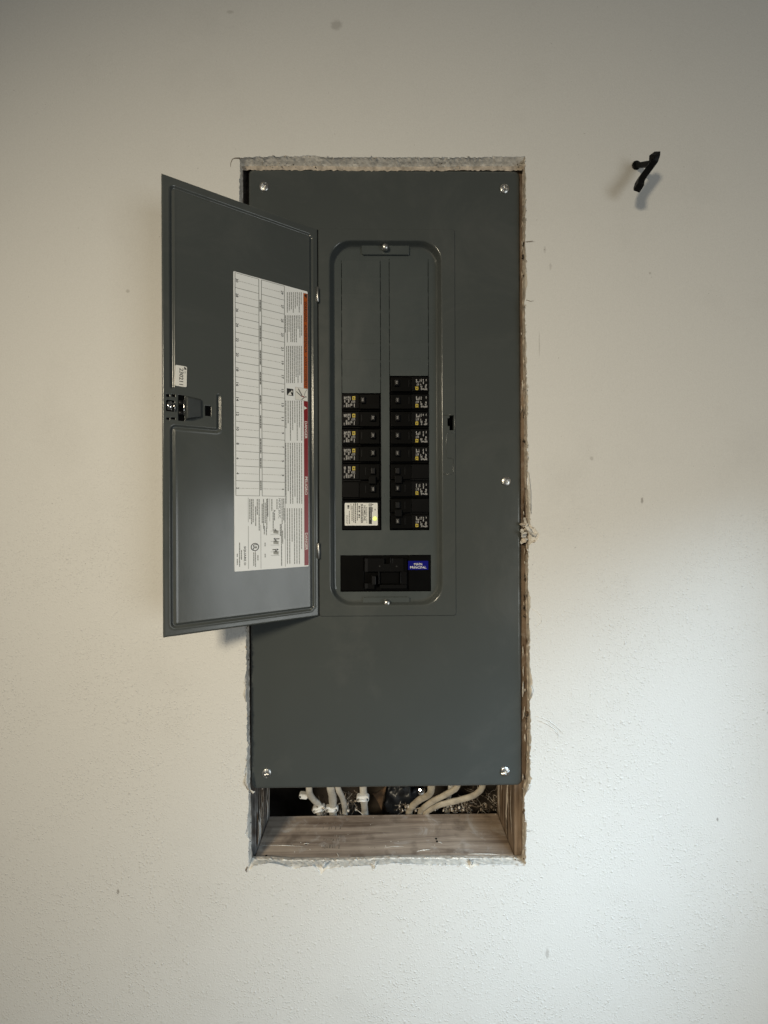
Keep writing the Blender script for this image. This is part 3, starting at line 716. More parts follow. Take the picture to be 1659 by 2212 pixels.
for k in range(16):
    t_ = t0+(t1-t0)*k/15
    for a, b in ((g0, g1), (g2, g3)): ls_.bar(a, t_-.0007, b, t_+.0007, 'grey_ink')
    if k < 15:
        tm = t_+(t1-t0)/30
        for a, b in ((g0+.045, g1), (g2, g3-.05)):
            x = a
            while x < b:
                e = min(b, x+rnd.uniform(.006, .03)); ls_.bar(x, tm-.0007, e, tm+.0007, 'pale_ink'); x = e+rnd.uniform(.003, .008)
        for num, a, b in ((30-2*k, g0+.008, g0+.040), (29-2*k, g3-.046, g3-.014)):
            wd = .0125 if num > 9 else (.0062 if num > 1 else .003)
            ls_.text(str(num), a, tm-wd/2, b, tm+wd/2, 'ink', .02)
for (a, b) in ((.16, .24), (.245, .33), (.345, .39), (.40, .44), (.60, .65), (.655, .70), (.71, .77), (.775, .81), (.52, .56), (.57, .59)):
    ls_.words((g1+g2)/2, a*.745, b*.745, .014, 'grey_ink', .0) if False else None
y = t0+.07
while y < t1-.02:
    e = y+rnd.uniform(.03, .055); q = y
    while q < e:
        f_ = min(e, q+rnd.uniform(.004, .012)); ls_.bar((g1+g2)/2-.008, q, (g1+g2)/2+.008, f_, 'grey_ink'); q = f_+.0012
    y = e+rnd.uniform(.008, .05)
# warning column beside the hinge
bs0, bs1 = st(655, 740)[0], st(664, 740)[0]
T = lambda y, x=660: st(x, y)[1]
ls_.bar(bs0, T(632.5)+.004, bs1, T(841), 'orange', .00006)
ls_.bar(bs0, T(867), bs1, T(1221), 'red', .00006)
bm_ = bs1-bs0
ls_.poly([(bs0+.012, T(640)), (bs1-.012, T(635)), (bs1-.012, T(645))], 'ink', .00011)
ls_.text('WARNING', bs0+bm_*.2, T(652), bs1-bm_*.18, T(696), 'ink', .012)
ls_.text('ADVERTENCIA', bs0+bm_*.2, T(702), bs1-bm_*.18, T(763), 'ink', .012)
ls_.text('AVERTISSEMENT', bs0+bm_*.2, T(770), bs1-bm_*.18, T(838), 'ink', 0.0)
ls_.poly([(bs0+.006, T(886)), (bs0+.006, T(878)), (bs1-.012, T(882))], 'white', .00011)
ls_.text('DANGER', bs0+bm_*.2, T(910.5), bs1-bm_*.18, T(948), 'white', .015)
ls_.text('PELIGRO', bs0+bm_*.2, T(1030), bs1-bm_*.18, T(1069), 'white', .015)
ls_.text('DANGER', bs0+bm_*.2, T(1151), bs1-bm_*.18, T(1188), 'white', .015)
# pictograms
pa, pb = st(637, 852)[0], st(664, 855)[0]
ls_.bar(pa, T(840), pb, T(866.5), 'white', .00012)
for (x0, y0, x1, y1) in ((pa, T(840), pb, T(840)), (pa, T(866.5), pb, T(866.5)), (pa, T(840), pa, T(866.5)), (pb, T(840), pb, T(866.5))): ls_.line_(x0, y0, x1, y1, .00025, 'grey_ink', .00016)
dX, dY = pb-pa, T(866.5)-T(840)
def pp(a, b): return pa+dX*a, T(840)+dY*b
for a, b, wd in (((.25, .1), (.55, .62), .0012), ((.1, .35), (.5, .68), .0011), ((.5, .65), (.75, .72), .0015), ((.75, .72), (.5, .95), .0008), ((.7, .68), (.8, .3), .0005), ((.8, .3), (.95, .05), .0004)):
    ls_.line_(*pp(*a), *pp(*b), wd, 'red' if wd > .0013 else 'ink', .0002)
ls_.poly([(pp(.85+.06*math.cos(k), .68+.06*math.sin(k))) for k in (0, 1.05, 2.1, 3.14, 4.2, 5.24)], 'ink', .0002)
qa, qb, qy0, qy1 = st(619, 850)[0], st(633, 850)[0], st(626, 840)[1], st(626, 855)[1]
ls_.bar(qa, qy0, qb, qy1, 'ink', .0001)
ls_.poly([(qa+.01, qy1-.001), (qa+.05, qy0+.010), (qa+.07, qy1-.002)], 'white', .00014); ls_.poly([(qb-.02, qy0+.003), (qb-.008, qy0+.012), (qb-.035, qy0+.012)], 'white', .00014)
# columns of small print
for (x0, x1, y0, y1, nl) in ((620, 650, 632, 676, 8), (616, 651, 682, 740, 10), (619, 651, 748, 828, 9), (617, 651, 866, 952, 8), (617, 651, 957, 1088, 8), (615, 651, 1098, 1218, 8)):
    for k in range(nl):
        xx = x0+(x1-x0)*k/(nl-1); s_ = st(xx, (y0+y1)/2)[0]
        L_ = 1 if rnd.random() < .6 else rnd.uniform(.45, .9)
        a, b = st(xx, y0)[1], st(xx, y0+(y1-y0)*L_)[1]; y = a
        while y < b:
            e = min(b, y+rnd.uniform(.004, .014)); ls_.bar(s_-.0052, y, s_+.0052, e, 'grey_ink'); y = e+.0011
# lower block
def X(x): return st(x, 1150)[0]
def Ty(x, y): return st(x, y)[1]
ls_.text('HOMC30UC', X(601.3), Ty(604, 1077), X(606.2), Ty(604, 1119.5), 'ink', 0.0)
ls_.text('A', X(590.5), Ty(592, 1101), X(595), Ty(592, 1106), 'ink', .02)
for x, a, b in ((536, 1075, 1128), (536, 1136, 1229), (563, 1134, 1228), (582.3, 1077, 1126), (615.7, 1075, 1128), (615.7, 1132, 1224)):
    ls_.bar(X(x)-.0022, Ty(x, a), X(x)+.0022, Ty(x, b), 'grey_ink')
for x, a, b in ((587, 1078, 1104), (589.6, 1106, 1146), (592.5, 1108, 1124), (598, 1078, 1100), (609, 1077, 1132), (612.5, 1077, 1124), (578, 1077, 1116), (576, 1078, 1142), (572.5, 1086, 1130), (569, 1078, 1142), (566, 1088, 1130),
                (559.5, 1078, 1146), (555.5, 1078, 1112), (552, 1094, 1136), (546.5, 1078, 1128), (543, 1078, 1132), (539.5, 1078, 1122), (547.5, 1193, 1222), (551, 1191, 1224), (556.5, 1199, 1211),
                (521, 1188, 1209), (517, 1172, 1224), (512, 1196, 1203), (512, 1207, 1220), (605, 1132, 1158), (607.5, 1132, 1222), (610, 1146, 1174), (575, 1140, 1156), (570.5, 1136, 1154), (572, 1172, 1180), (572, 1196, 1204)):
    y, bb = Ty(x, a), Ty(x, b)
    while y < bb:
        e = min(bb, y+rnd.uniform(.004, .012)); ls_.bar(X(x)-.0055, y, X(x)+.0055, e, 'grey_ink'); y = e+.001
ls_.text('SQUARE D', X(525.6), Ty(528, 1180), X(530.8), Ty(528, 1221), 'ink', .02)
cs, ct = st(550.2, 1181.5); RX = abs(lab(st(541.2, 1181)[0], 0).x-lab(cs, 0).x)
c = lab(cs, ct)+Vector((0, LY, 0))
ring = lambda r, l: [c+Vector((r*math.cos(2*math.pi*k/28), l, r*math.sin(2*math.pi*k/28))) for k in range(28)]
mb.loops([ring(RX, .00012), ring(RX*.80, .00012)], 'ink')
ls_.text('UL', X(546), Ty(550, 1176), X(554.5), Ty(550, 1187), 'ink', .03)
for k, yy in enumerate((1146, 1168.5, 1191)):            # three handle positions
    for xx in (577.5, 581): pass
    for (dx_, a, b) in ((0, 0, 12), (2.6, 3, 12)): ls_.line_(X(584), Ty(584, yy+1+dx_*3), X(603), Ty(603, yy+1+dx_*3), .0003, 'grey_ink')
    ls_.poly([(X(590), Ty(590, yy-1)), (X(601), Ty(601, yy)), (X(601), Ty(601, yy+7)), (X(590), Ty(590, yy+6))], 'pale_ink', .00009)
    ls_.poly([(X(593+k), Ty(593, yy-5)), (X(599), Ty(599, yy+2)), (X(592), Ty(592, yy+2))], 'grey_ink', .00011)
for yy, d in ((1164, -1), (1187, 1)):
    ls_.bar(X(588 if d > 0 else 595), Ty(594, yy-1), X(596 if d > 0 else 603), Ty(594, yy+1), 'ink')
    ls_.poly([(X(597), Ty(597, yy-2.4)), (X(601.5), Ty(601, yy)), (X(597), Ty(597, yy+2.4))] if d > 0 else [(X(594), Ty(594, yy-2.4)), (X(589.5), Ty(590, yy)), (X(594), Ty(594, yy+2.4))], 'ink')
tag(mb.build('circuit_label', door), 'white circuit directory sheet with numbered rows and orange and red warning strip')

# date sticker, a little crooked
mb = MB()
us0, us1 = dpt(378, 812)[0], dpt(403.5, 815)[0]
z_t, z_b = dpt(391, 790.5)[1], dpt(391, 835.3)[1]
c = Vector(((us0+us1)/2, 0, (z_t+z_b)/2)); rot = Matrix.Rotation(math.radians(-1.2), 3, 'Y')
hw, hh = abs(us1-us0)/2, abs(z_t-z_b)/2
SY = .0010
mb.loops([[c+rot @ Vector(p) for p in rr(-hw, hw, -hh, hh, .0015, yy, 3)] for yy in (SY-.0012, SY)], 'white', cap1=True)
def stc(a, b): return c+rot @ Vector((hw-2*hw*a, 0, hh-2*hh*b))
s2 = Sheet(mb, stc, rot @ Vector((0, 0, -1)), rot @ Vector((-1, 0, 0)), (0, 1, 0), SY)
s2.text('230211', .36, .12, .70, .92, 'ink', .012)
s2.poly([(.74, .08), (.80, .02), (.95, .10), (.96, .14), (.80, .17)], 'ink'); s2.bar(.80, .24, .84, .34, 'pale_ink'); s2.bar(.87, .24, .90, .34, 'pale_ink')
tag(mb.build('date_sticker', door), 'small white sticker printed 230211')

# ------------------------------------------------------------------ breakers
BF = FY-.0012                                        # their faces stand just proud of the deadfront
def face_sheet(mb, root_loc, Y):
    rl_ = Vector(root_loc)
    return Sheet(mb, lambda x, y: Vector((at(x, y, Y).x, Y, at(x, y, Y).z))-rl_, (0, 0, -1), (1, 0, 0), (0, -1, 0), 0)
def make_breaker(side, x0, x1, y0, y1, label, on=True, poles=1, pr_row=0, tog=0.0, red=False, variant=0):
    X0, X1, Z0, Z1 = rect(x0, y0, x1, y1, BF)
    loc = Vector(((X0+X1)/2, BF, Z0)); root = thing('circuit_breaker', label, 'circuit breaker', loc, 'black circuit breakers in the panel')
    Wd, Ht = X1-X0, Z1-Z0; hw = Wd/2
    s = 1 if side == 'R' else -1                     # +1: the rating print sits at the right-hand end
    m_ = MB(); ph = Ht/poles
    m_.box(-hw, hw, .0035, .045, .0003, Ht-.0003, 'black')
    for p in range(poles):
        zb_ = ph*p
        a, b = sorted((s*hw, s*hw*.12)); m_.box(a, b, 0, .004, zb_+.0028, zb_+ph-.0012, 'black_matt')       # print land
        a, b = sorted((s*hw*.10, -s*hw*.92)); m_.box(a, b, -.0012, .004, zb_+.0022, zb_+ph-.0018, 'black')    # handle hump
        a, b = sorted((-s*hw*.94, -s*hw)); m_.box(a, b, .001, .004, zb_+.002, zb_+ph-.002, 'black')
    m_.build('body', root, bevel=.0005)
    for p in range(poles):
        zb_ = ph*p; cz = zb_+ph*.56
        hxp = -s*hw*(.12 if not on else .56)+tog*hw
        t_ = MB(); wd, hg = .0042, .0050
        tip = (-s*.0012 if on else s*.0012)
        vs = [(hxp-wd, -.0008, cz-hg), (hxp+wd, -.0008, cz-hg), (hxp+wd, -.0008, cz+hg), (hxp-wd, -.0008, cz+hg)]
        vt = [(hxp-wd*.62+tip, -.0058, cz-hg*.82), (hxp+wd*.62+tip, -.0058, cz-hg*.82), (hxp+wd*.62+tip, -.0058, cz+hg*.82), (hxp-wd*.62+tip, -.0058, cz+hg*.82)]
        t_.loops([vs, vt], 'toggle', cap1=True)
        if poles == 1 or p == 0:
            g, fs = glyphs('20', .02)
            t_.add([(hxp+tip+(b-.5)*.0024, -.00592, cz-(a-.5)*.0046) for a, b in g], fs, 'print_white')
        t_.build('toggle', root, bevel=.0005)
        # frame line of the handle window
        f_ = MB(); xx = -s*hw*.22 if poles == 2 else -s*hw*.02
        f_.box(xx-.0004, xx+.0004, -.0018, 0, cz-.0052, cz+.0052, 'toggle'); f_.build('window_rib', root)
    if poles == 2:                                   # common trip tie
        t_ = MB(); hxp = -s*hw*.56; t_.box(hxp-.0052, hxp+.0052, -.0056, -.0004, ph*.84, ph*1.28, 'black_matt'); t_.build('handle_tie', root, bevel=.0008)
        t_ = MB(); a, b = sorted((s*hw*.05, s*hw*.96)); t_.box(a, b, -.0006, .0002, ph*1.05, ph*1.05+.0005, 'toggle'); t_.build('seam', root)
    # printing: small white legend and the yellow maker's square
    pr = MB(); zt_ = ph*(pr_row+1); c0 = s*hw*.34 if side == 'R' else -hw*.93
    bx0 = (hw*.30 if side == 'R' else -hw*.92); bwid = hw*.62
    L = -.0002
    def cellq(a0, b0, a1, b1, mt, l=0):               # a along +X in 0..1, b down in 0..1
        xa, xb = bx0+bwid*a0, bx0+bwid*a1; za, zb2 = zt_-ph*(.16+.66*b0), zt_-ph*(.16+.66*b1)
        pr.quad([(xa, L-l, za), (xb, L-l, za), (xb, L-l, zb2), (xa, L-l, zb2)], mt)
    if side == 'R':
        sq = (.02, .70, .25, 1.0)
        bits = [(.06, .02, .15, .34), (.16, .22, .30, .34), (.28, .10, .34, .34), (.36, .04, .41, .32), (.46, .02, .53, .30), (.62, .02, .70, .22), (.62, .24, .72, .46), (.86, .02, .93, .20),
                (.05, .44, .09, .66), (.12, .42, .16, .66), (.19, .40, .30, .60), (.42, .46, .48, .62), (.42, .64, .58, .80), (.46, .84, .56, 1.0), (.58, .86, .70, .98), (.70, .90, .80, 1.0),
                (.82, .48, .94, .66), (.78, .68, .92, .80), (.80, .84, .98, 1.0)]
    else:
        sq = (.74, .02, .98, .34)
        bits = [(.04, .04, .20, .30), (.22, .04, .34, .18), (.38, .02, .52, .20), (.54, .04, .60, .40), (.06, .34, .16, .56), (.38, .28, .50, .58), (.26, .22, .34, .34), (.66, .44, .72, .62), (.75, .38, .80, .62),
                (.83, .38, .88, .62), (.91, .38, .96, .62), (.04, .80, .10, 1.0), (.20, .58, .34, .98), (.40, .70, .50, .98), (.54, .68, .58, .98), (.60, .66, .74, .84), (.86, .68, .94, 1.0)]
    for (a0, b0, a1, b1) in bits:
        if rnd.random() < .93:
            j = lambda: rnd.uniform(-.02, .02)
            n_ = max(1, int((a1-a0)/.05))
            for q in range(n_):
                cellq(a0+(a1-a0)*q/n_+.006, b0+j(), a0+(a1-a0)*(q+.8)/n_+.006, b1+j(), 'print_white')
    cellq(*sq, 'yellow', .00005)
    a0, b0, a1, b1 = sq; am, bm2 = (a0+a1)/2, (b0+b1)/2
    xa, za = bx0+bwid*am, zt_-ph*(.16+.66*bm2)
    pr.quad([(xa+.0011*math.cos(k*math.pi/4), L-.0002, za+.0011*math.sin(k*math.pi/4)) for k in range(8)], 'ink')
    pr.build('rating_print', root)
    return root
RX0, RX1, LX0, LX1 = 841.3, 926.8, 738.4, 822.8
ry = [812, 849.5, 887, 925, 962.6, 1001, 1075.7, 1145]
make_breaker('R', RX0, RX1, ry[0]+.3, ry[1]-.3, 'black single breaker at the very top of the right column', tog=-.04)
make_breaker('R', RX0, RX1, ry[1]+.3, ry[2]-.3, 'black single breaker second from top in the right column, level with the topmost left breaker')
make_breaker('R', RX0, RX1, ry[2]+.3, ry[3]-.3, 'black single breaker third from top in the right column, beside the latch slot')
make_breaker('R', RX0, RX1, ry[3]+.3, ry[4]-.3, 'black single breaker fourth from top in the right column')
make_breaker('R', RX0, RX1, ry[4]+.3, ry[5]-.3, 'black single breaker in the right column, directly above the upper double breaker')
make_breaker('R', RX0, RX1, ry[5]+.3, ry[6]-.3, 'upper black double breaker with tied handles in the right column', poles=2)
make_breaker('R', RX0, RX1, ry[6]+.3, ry[7]-.3, 'lowest black double breaker in the right column, beside the white surge label', poles=2)
ly = [849.2, 887, 925, 962.6, 1000.5, 1079]
make_breaker('L', LX0, LX1, ly[0]+.3, ly[1]-.3, 'topmost black breaker in the left column with its toggle nearer the print', on=False)
make_breaker('L', LX0, LX1, ly[1]+.3, ly[2]-.3, 'black single breaker second from top in the left column')
make_breaker('L', LX0, LX1, ly[2]+.3, ly[3]-.3, 'black single breaker third from top in the left column')
make_breaker('L', LX0, LX1, ly[3]+.3, ly[4]-.3, 'black single breaker in the left column, directly above the left double breaker')
make_breaker('L', LX0, LX1, ly[4]+.3, ly[5]-.3, 'black double breaker in the left column, directly above the white surge label', poles=2, pr_row=1)

# surge breaker with its white label and lit lamp
X0, X1, Z0, Z1 = rect(LX0, 1079.6, LX1, 1145, BF)
loc = Vector(((X0+X1)/2, BF, Z0)); surge = thing('surge_breaker', 'black surge breaker with white printed label and lit yellow green lamp', 'surge breaker', loc)
mb = MB(); mb.loops([rr((X0-X1)/2, (X1-X0)/2, .0003, Z1-Z0-.0003, .0012, y, 3) for y in (.045, .0012)] + [rr((X0-X1)/2+.0012, (X1-X0)/2-.0012, .0015, Z1-Z0-.0015, .0012, 0, 3)], 'black', cap0=True, cap1=True)
mb.build('body', surge)
a, b, c_, d = rect(744.7, 1086.2, 815.8, 1135.2, BF); SLY = -.0004
mb = MB(); mb.loops([rr(a-loc.x, b-loc.x, c_-loc.z, d-loc.z, .0012, y, 3) for y in (.0006, SLY)], 'white', cap1=True)
fs_ = Sheet(mb, lambda zx, zy: Vector((at(724.2+.06614*zx, 1075.3+.06614*zy, BF).x-loc.x, 0, at(724.2+.06614*zx, 1075.3+.06614*zy, BF).z-loc.z)), (0, 0, -1), (1, 0, 0), (0, -1, 0), -SLY)
fs_.text('HOMELINE', 922, 255, 1000, 750, 'ink', .012); fs_.text('SURGEBREAKER', 835, 205, 905, 830, 'ink', .03)
fs_.bar(1095, 305, 1195, 855, 'ink'); fs_.text('SQUARE D', 1120, 325, 1170, 720, 'pale_ink', .02, .0002)
fs_.bar(1095, 190, 1195, 280, 'ink'); fs_.bar(1112, 208, 1178, 262, 'white', .00012); fs_.bar(1128, 222, 1160, 248, 'ink', .00016)
for (xx, a, b, th) in ((1030, 300, 620, 18), (1030, 650, 830, 14), (785, 265, 350, 46), (785, 365, 380, 46), (785, 410, 480, 46), (785, 535, 600, 46), (785, 615, 665, 46), (722, 180, 745, 26), (660, 180, 825, 30), (605, 190, 800, 24),
                       (550, 260, 750, 26), (512, 190, 400, 16), (462, 430, 850, 22), (408, 570, 860, 16), (365, 570, 850, 14), (1215, 310, 460, 22), (1300, 360, 410, 26), (430, 240, 350, 60), (1225, 205, 240, 36)):
    y = a
    while y < b:
        e = min(b, y+rnd.uniform(25, 70)); fs_.bar(xx-th/2, y, xx+th/2, e, 'ink' if th > 17 else 'grey_ink'); y = e+12
mb.build('surge_label', surge)
p = at(724.2+.06614*1297, 1075.3+.06614*680, BF); mb = MB()
mb.lathe((p.x-loc.x, -.0003, p.z-loc.z), (0, -1, 0), [(.0031, 0), (.0030, .0008), (.0022, .0014), (.001, .0017)], 'led', 18); mb.build('indicator_lamp', surge, smooth=True)

# main breaker
X0, X1, Z0, Z1 = rect(735.6, 1199.5, 930.6, 1277.6, BF)
loc = Vector(((X0+X1)/2, BF, Z0)); mainb = thing('main_breaker', 'wide black main breaker with blue sticker at the bottom of the panel', 'main breaker', loc)
def ML(x, y): p = at(x, y, BF); return p.x-loc.x, p.z-loc.z
def mrect(x0, y0, x1, y1):
    a, b = ML(x0, y1), ML(x1, y0); return a[0], b[0], a[1], b[1]
mb = MB(); hw, ht = (X1-X0)/2, Z1-Z0
mb.box(-hw, hw, .003, .05, .0003, ht-.0003, 'black')
for r in ((736, 1200, 786, 1277), (916.5-33, 1200, 930, 1277)):
    a, b, c_, d = mrect(*r); mb.box(a, b, .0008, .004, c_, d, 'black')
mb.build('body', mainb, bevel=.0006)
mb = MB()                                            # centre block around the handle well
zx = lambda x: 724.2-0+0
Q = lambda x, y: (1320+x*.24111)/1.8228
qx = lambda x: (1320+x*.24111)/1.8228
qy = lambda y: (2160+y*.24111)/1.8228
def qr(x0, y0, x1, y1): return mrect(qx(x0), qy(y0), qx(x1), qy(y1))
for r, y0, mt in (((480, 155, 800, 375), -.003, 'black_matt'), ((905, 155, 1115, 375), -.003, 'black_matt'), ((800, 245, 905, 375), -.003, 'black_matt'), ((1065, 375, 1165, 585), -.002, 'black_matt'),
                  ((725, 585, 1165, 650), -.003, 'black_matt'), ((480, 560, 640, 655), -.003, 'black_matt'), ((1117, 160, 1165, 375), -.0012, 'black')):
    a, b, c_, d = qr(*r); mb.box(a, b, y0, .004, c_, d, mt)
mb.build('handle_surround', mainb, bevel=.0005)
mb = MB(); a, b, c_, d = qr(725, 380, 1060, 578); mb.box(a+.001, b-.001, .001, .004, c_+.001, d-.001, 'black'); mb.build('handle_well', mainb)
mb = MB(); a, b, c_, d = qr(590, 425, 668, 580)
mb.add([(a, -.001, c_), (b, -.001, c_), (b, -.001, d), (a, -.001, d), (a+.0012, -.011, c_+.001), (b-.0005, -.011, c_+.001), (b-.0005, -.011, d-.001), (a+.0012, -.011, d-.001)],
       [(4, 5, 6, 7), (0, 1, 5, 4), (1, 2, 6, 5), (2, 3, 7, 6), (3, 0, 4, 7)], 'toggle'); mb.build('handle', mainb, bevel=.0006)
mb = MB()
for r in ((708, 375, 720, 575), (896, 150, 908, 240), (930, 155, 942, 235), (1064, 380, 1072, 560)):
    a, b, c_, d = qr(*r); mb.box(a, b, -.0038, .001, c_, d, 'toggle')
mb.build('rib', mainb, bevel=.0003)
mb = MB(); a, b, c_, d = qr(485, 158, 532, 372); mb.box(a, b, -.0034, -.0028, c_, d, 'toggle'); a, b, c_, d = qr(485, 565, 532, 645); mb.box(a, b, -.0034, -.0028, c_, d, 'toggle'); mb.build('side_land', mainb)
for x, y in ((725, 282), (1000, 285)):
    mb = MB(); p = ML(qx(x), qy(y)); mb.lathe((p[0], -.0029, p[1]), (0, -1, 0), [(.0012, 0), (.0011, .0004)], 'ink', 10)
    mb.build('rivet', mainb)
a, b, c_, d = mrect(881.8, 1211.6, 925, 1231)
mb = MB(); mb.box(a, b, .0004, .0012, c_, d, 'blue')
def up_text(t, x0, x1, y0, y1, mt, L):
    g, fs = glyphs(t, .008); xa, za = ML(x0, y1); xb, zb2 = ML(x1, y0)
    mb.add([(xa+(xb-xa)*u_, L, za+(zb2-za)*v_) for u_, v_ in g], fs, mt)
up_text('MAIN', qx(1290), qx(1420), qy(236), qy(276), 'white', .0003); up_text('PRINCIPAL', qx(1225), qx(1488), qy(288), qy(328), 'white', .0003)
tag(mb.build('main_sticker', mainb), 'blue sticker reading MAIN PRINCIPAL')

# ------------------------------------------------------------------ cables below the box
def smooth_path(pts, n=6):
    out = []; P_ = [pts[0]]+pts+[pts[-1]]
    for i in range(1, len(P_)-2):
        for k in range(n):
            t = k/n; p0, p1, p2, p3 = P_[i-1], P_[i], P_[i+1], P_[i+2]
            out.append(.5*((2*p1)+(p2-p0)*t+(2*p0-5*p1+4*p2-p3)*t*t+(3*p1-p0-3*p2+p3)*t**3))
    out.append(pts[-1]); return out
def cable(pts, wd, m, label, Y0=.060, Y1=.098):
    n = len(pts); ps = []
    for i, (x, y) in enumerate(pts): ps.append(at(x, y, Y0+(Y1-Y0)*min(1, i/(n-1))))
    top = ps[0]+Vector((0, 0, .025)); ps = [top]+ps; e = ps[-1]; ps += [e+Vector((0, .006, -.03)), e+Vector((0, .008, -.12))]
    path = smooth_path(ps); base = path[0].copy(); m_ = MB()
    r = wd*.5*(0.58+.08)/870
    m_.tube([q-base for q in path], [r*rnd.uniform(.93, 1.05) for q in path], m, 12, .58)
    o = m_.build('electrical_cable', smooth=True); o.location = base
    return tag(o, label, 'cable', 'cables entering the bottom of the panel')
cable([(667.5, 1701), (669.5, 1716), (678, 1728), (688, 1738), (691, 1752)], 14, 'cable', 'white cable bending right, leftmost one under the panel')
cable([(714, 1701), (718, 1718), (719, 1738), (719, 1752)], 17, 'cable', 'thick straight whitish cable second from the left under the panel')
cable([(730, 1701), (739, 1722), (743.5, 1738), (745, 1752)], 12, 'cable', 'thin white cable slanting right beside the thick straight cable')
cable([(784.5, 1701), (785.6, 1724), (787, 1740), (788, 1752)], 15, 'cable', 'white cable held by the bright white two screw clip')
cable([(932, 1699), (927, 1716), (907, 1727), (891, 1741), (884, 1754)], 15, 'cable_old', 'beige cable curving left under the panel, left of the two long slanting cables', .05, .095)
cable([(988, 1698), (963, 1716), (934, 1731), (914, 1746), (908, 1756)], 13, 'cable_old', 'beige cable in the middle of the three curved cables on the right', .048, .092)
cable([(1042, 1698), (1025, 1717), (992, 1728), (952, 1738), (930, 1748), (920, 1758)], 13, 'cable_old', 'long beige cable sweeping furthest right under the panel', .044, .09)
cable([(974, 1697), (972, 1710), (969, 1722), (966, 1752)], 12, 'cable', 'short vertical whitish cable seen behind the curved beige cables', .085, .12)
def clip(x, y, wd, hg, ang, label, Y=.088, holes_=2):
    p = at(x, y, Y); k = (Y-CAM.y)/870; root = thing('cable_clip', label, 'cable clip', p, 'plastic cable clips under the panel')
    root.rotation_euler = (0, math.radians(ang), 0); w_, h_ = wd*k/2, hg*k/2
    m_ = MB(); m_.loops([rr(-w_, w_, -h_, h_, h_*.8, y_, 4) for y_ in (.004, -.003)]+[rr(-w_*.94, w_*.94, -h_*.8, h_*.8, h_*.7, -.0045, 4)], 'clip', cap0=True, cap1=True)
    m_.build('strap', root, smooth=False, bevel=0)
    if holes_ == 2:
        m_ = MB(); m_.tube([(-w_*.5, -.0038, 0), (-w_*.3, -.0058, 0), (w_*.3, -.0058, 0), (w_*.5, -.0038, 0)], h_*.75, 'clip', 8, .5, ref=Vector((0, 0, 1))); m_.build('bridge', root, smooth=True)
    for sx in ((-1, 1) if holes_ == 2 else (-1,)):
        m_ = MB(); m_.lathe((sx*w_*.70, -.0044, 0), (0, -1, 0), [(h_*.42, 0), (h_*.42, .001), (h_*.2, .0014)], 'dark_steel', 10); m_.build('clip_nail', root)
clip(656, 1718, 19, 10, 8, 'cream plastic clip with one hole left of the leftmost cable', .075, 1)
clip(689, 1746, 27, 11, -14, 'whitish clip across the leftmost cable at the back edge of the board', .090)
clip(717, 1746, 27, 11, 0, 'whitish clip across the thick straight cable at the back edge of the board', .090)
clip(783.8, 1723, 27, 12.5, 0, 'bright white two screw clip on the middle cable', .062)

# connector, film, card scrap and plaster crumbs in the cavity
p = at(910, 1707, .07); mb = MB()
mb.lathe((0, 0, 0), (.2, -1, .1), [(.004, -.006), (.0068, -.004), (.0072, .001), (.0062, .004), (.0035, .0058), (.001, .006)], 'chrome', 10)
o = mb.build('cable_connector'); o.location = p; tag(o, 'shiny metal cable connector above the curved beige cables', 'connector')
mb = MB(); c = at(866, 1724, .12)
bm = bmesh.new(); bmesh.ops.create_icosphere(bm, subdivisions=4, radius=1); bm.verts.index_update()
from mathutils import noise as mn
mb.add([Vector((v.co.x*.026, v.co.y*.014, v.co.z*.034))*(1+.35*mn.noise(v.co*2.2)+.2*mn.noise(v.co*6)) for v in bm.verts], [[v.index for v in f.verts] for f in bm.faces], 'film'); bm.free()
o = mb.build('plastic_film', smooth=True); o.location = c; tag(o, 'crumpled black plastic film between the cables under the panel', 'plastic film')
mb = MB(); ps = [at(x, y, .11) for x, y in ((805, 1715), (814, 1713), (835, 1698), (828, 1722), (824, 1750), (816, 1732))]
c = ps[0].copy()
mb.loops([[q-c+Vector((0, dy, 0)) for q in ps] for dy in (0, .0008)], 'card', cap0=True, cap1=True)
o = mb.build('card_scrap'); o.location = c; tag(o, 'brown triangular scrap of card behind the cables', 'card scrap')
mb = MB()
for (xa, xb, ya, yb, n_) in ((862, 900, 1738, 1753, 46), (915, 945, 1741, 1753, 22), (958, 1002, 1741, 1752, 30), (1000, 1075, 1738, 1752, 26), (744, 775, 1722, 1752, 26), (675, 720, 1742, 1753, 14)):
    for k in range(n_):
        p = at(rnd.uniform(xa, xb), rnd.uniform(ya, yb), rnd.uniform(.083, .105)); lump(mb, p, rnd.choice([.0008, .0014, .0024]), .8, rnd.choice(['gypsum', 'dust', 'paper', 'dust']))
for k in range(70):                                  # crumbs lying on the sill board
    x, y = rnd.uniform(560, 1100), rnd.uniform(1758, 1850); t = (BT-CAM.z)/ray(x, y).z; p = CAM+ray(x, y)*t
    lump(mb, p, rnd.choice([.0003, .0005, .0008]), .7, rnd.choice(['gypsum', 'paper', 'dust', 'dust']))
tag(mb.build('plaster_crumbs'), kind='stuff')

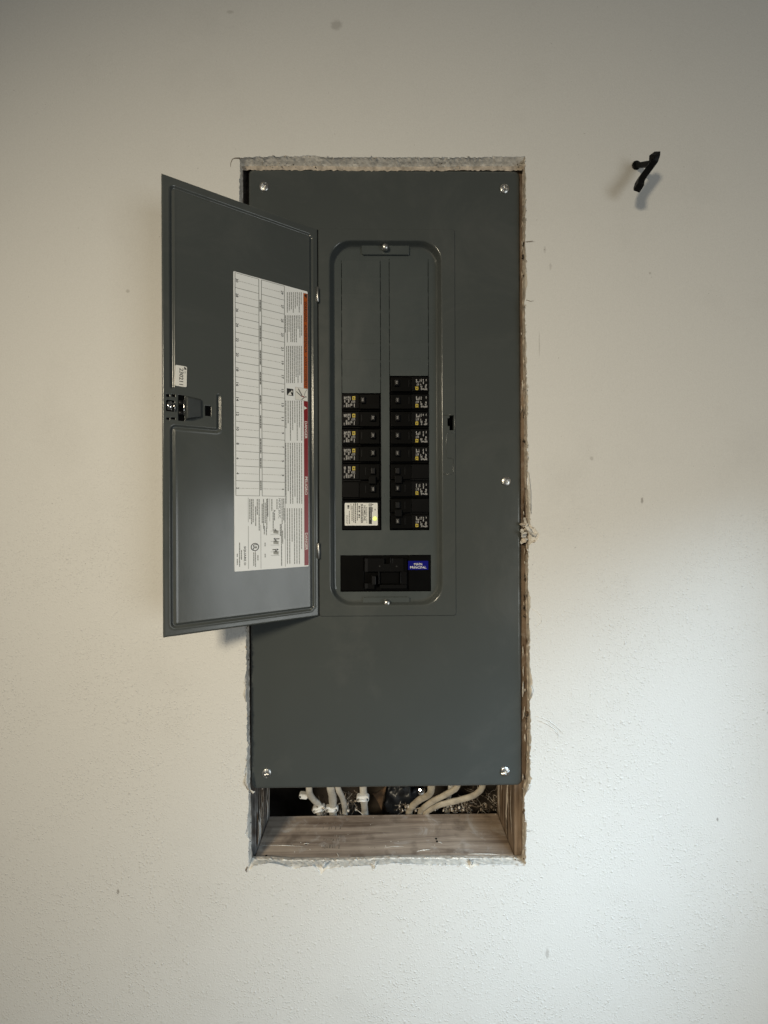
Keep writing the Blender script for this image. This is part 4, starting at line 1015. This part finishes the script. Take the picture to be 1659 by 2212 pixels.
mb = MB()                                            # loose insulation fibres and cobweb around the cables
for k in range(230):
    xa, xb, ya, yb = rnd.choice([(1000, 1085, 1706, 1752), (1000, 1085, 1706, 1752), (955, 1010, 1728, 1752), (862, 905, 1730, 1752), (740, 775, 1706, 1750), (680, 745, 1728, 1752)])
    p = at(rnd.uniform(xa, xb), rnd.uniform(ya, yb), rnd.uniform(.085, .12)); q = p.copy(); pts = [q.copy()]
    d = Vector((rnd.uniform(-1, 1), rnd.uniform(-.4, .4), rnd.uniform(-1.4, .4)))
    for j in range(4):
        d += Vector((rnd.uniform(-.6, .6), rnd.uniform(-.3, .3), rnd.uniform(-.6, .6))); q = q+d.normalized()*rnd.uniform(.002, .006); pts.append(q.copy())
    mb.tube(pts, rnd.choice([.0002, .0003, .0005]), rnd.choice(['dust', 'dust', 'paper', 'sheath', 'gypsum']), 3)
tag(mb.build('insulation_fibres'), kind='stuff')

# dirt-streaked splinters hanging on the studs inside the hole
for root, sx, n_ in ((stud_l, 1, 34), (stud_r, -1, 12)):
    m_ = MB()
    for k in range(n_):
        Xf = XL if sx > 0 else XR
        y = rnd.uniform(.018 if sx > 0 else .006, .085); z = rnd.uniform(BT+.03, BT+.115); L_ = min(z-BT-.002, rnd.uniform(.03, .10)); tl = rnd.uniform(-.006, .006)
        q0 = Vector((Xf+sx*.0002, y, z))-root.location; pts = []
        for j in range(6): pts.append(q0+Vector((sx*(.0002+.0011*math.sin(j*.63)+rnd.uniform(0, .0004)), tl*j/5+rnd.uniform(-.0008, .0008), -L_*j/5)))
        wd = rnd.uniform(.0006, .0022)
        m_.tube(pts, [wd*.3, wd, wd*.8, wd*1.1, wd*.7, wd*.2], rnd.choice(['plaster', 'gypsum', 'gypsum', 'dust', 'sheath', 'card'] if sx > 0 else ['paper', 'dust', 'card']), 5, .5, ref=Vector((1, 0, 0)))
    tag(m_.build('hanging_splinters', root), kind='stuff')

# ------------------------------------------------------------------ hook
base = at(1374, 358, WY); hook = thing('wall_hook', 'small black iron hook on the bare wall right of the panel', 'hook', base)
mb = MB(); mb.lathe((0, 0, 0), (0, -1, 0), [(.0062, 0), (.0062, .0016), (.0050, .0022)], 'hook', 16)
mb.build('rosette', hook)
mb = MB(); e = at(1405, 354, -.034)-base
mb.tube([Vector((0, -.001, 0)), e*.35, e*.8, e], [.0042, .0042, .0045, .0045], 'hook', 4, ref=Vector((0, 0, 1)), rot=math.pi/4); mb.build('stem', hook, bevel=.0006)
mb = MB(); pts = [at(1414.5, 331, -.044)-base, at(1414, 339, -.041)-base, at(1411.5, 350, -.037)-base, at(1403, 363, -.036)-base, at(1388, 383, -.036)-base, at(1382, 393, -.037)-base, at(1380, 401, -.040)-base, at(1379.8, 406, -.043)-base]
mb.tube(pts, [.0066, .0066, .0064, .0062, .0062, .0063, .0066, .0064], 'hook', 4, rot=math.pi/4); mb.build('bar', hook, smooth=False, bevel=.0007)
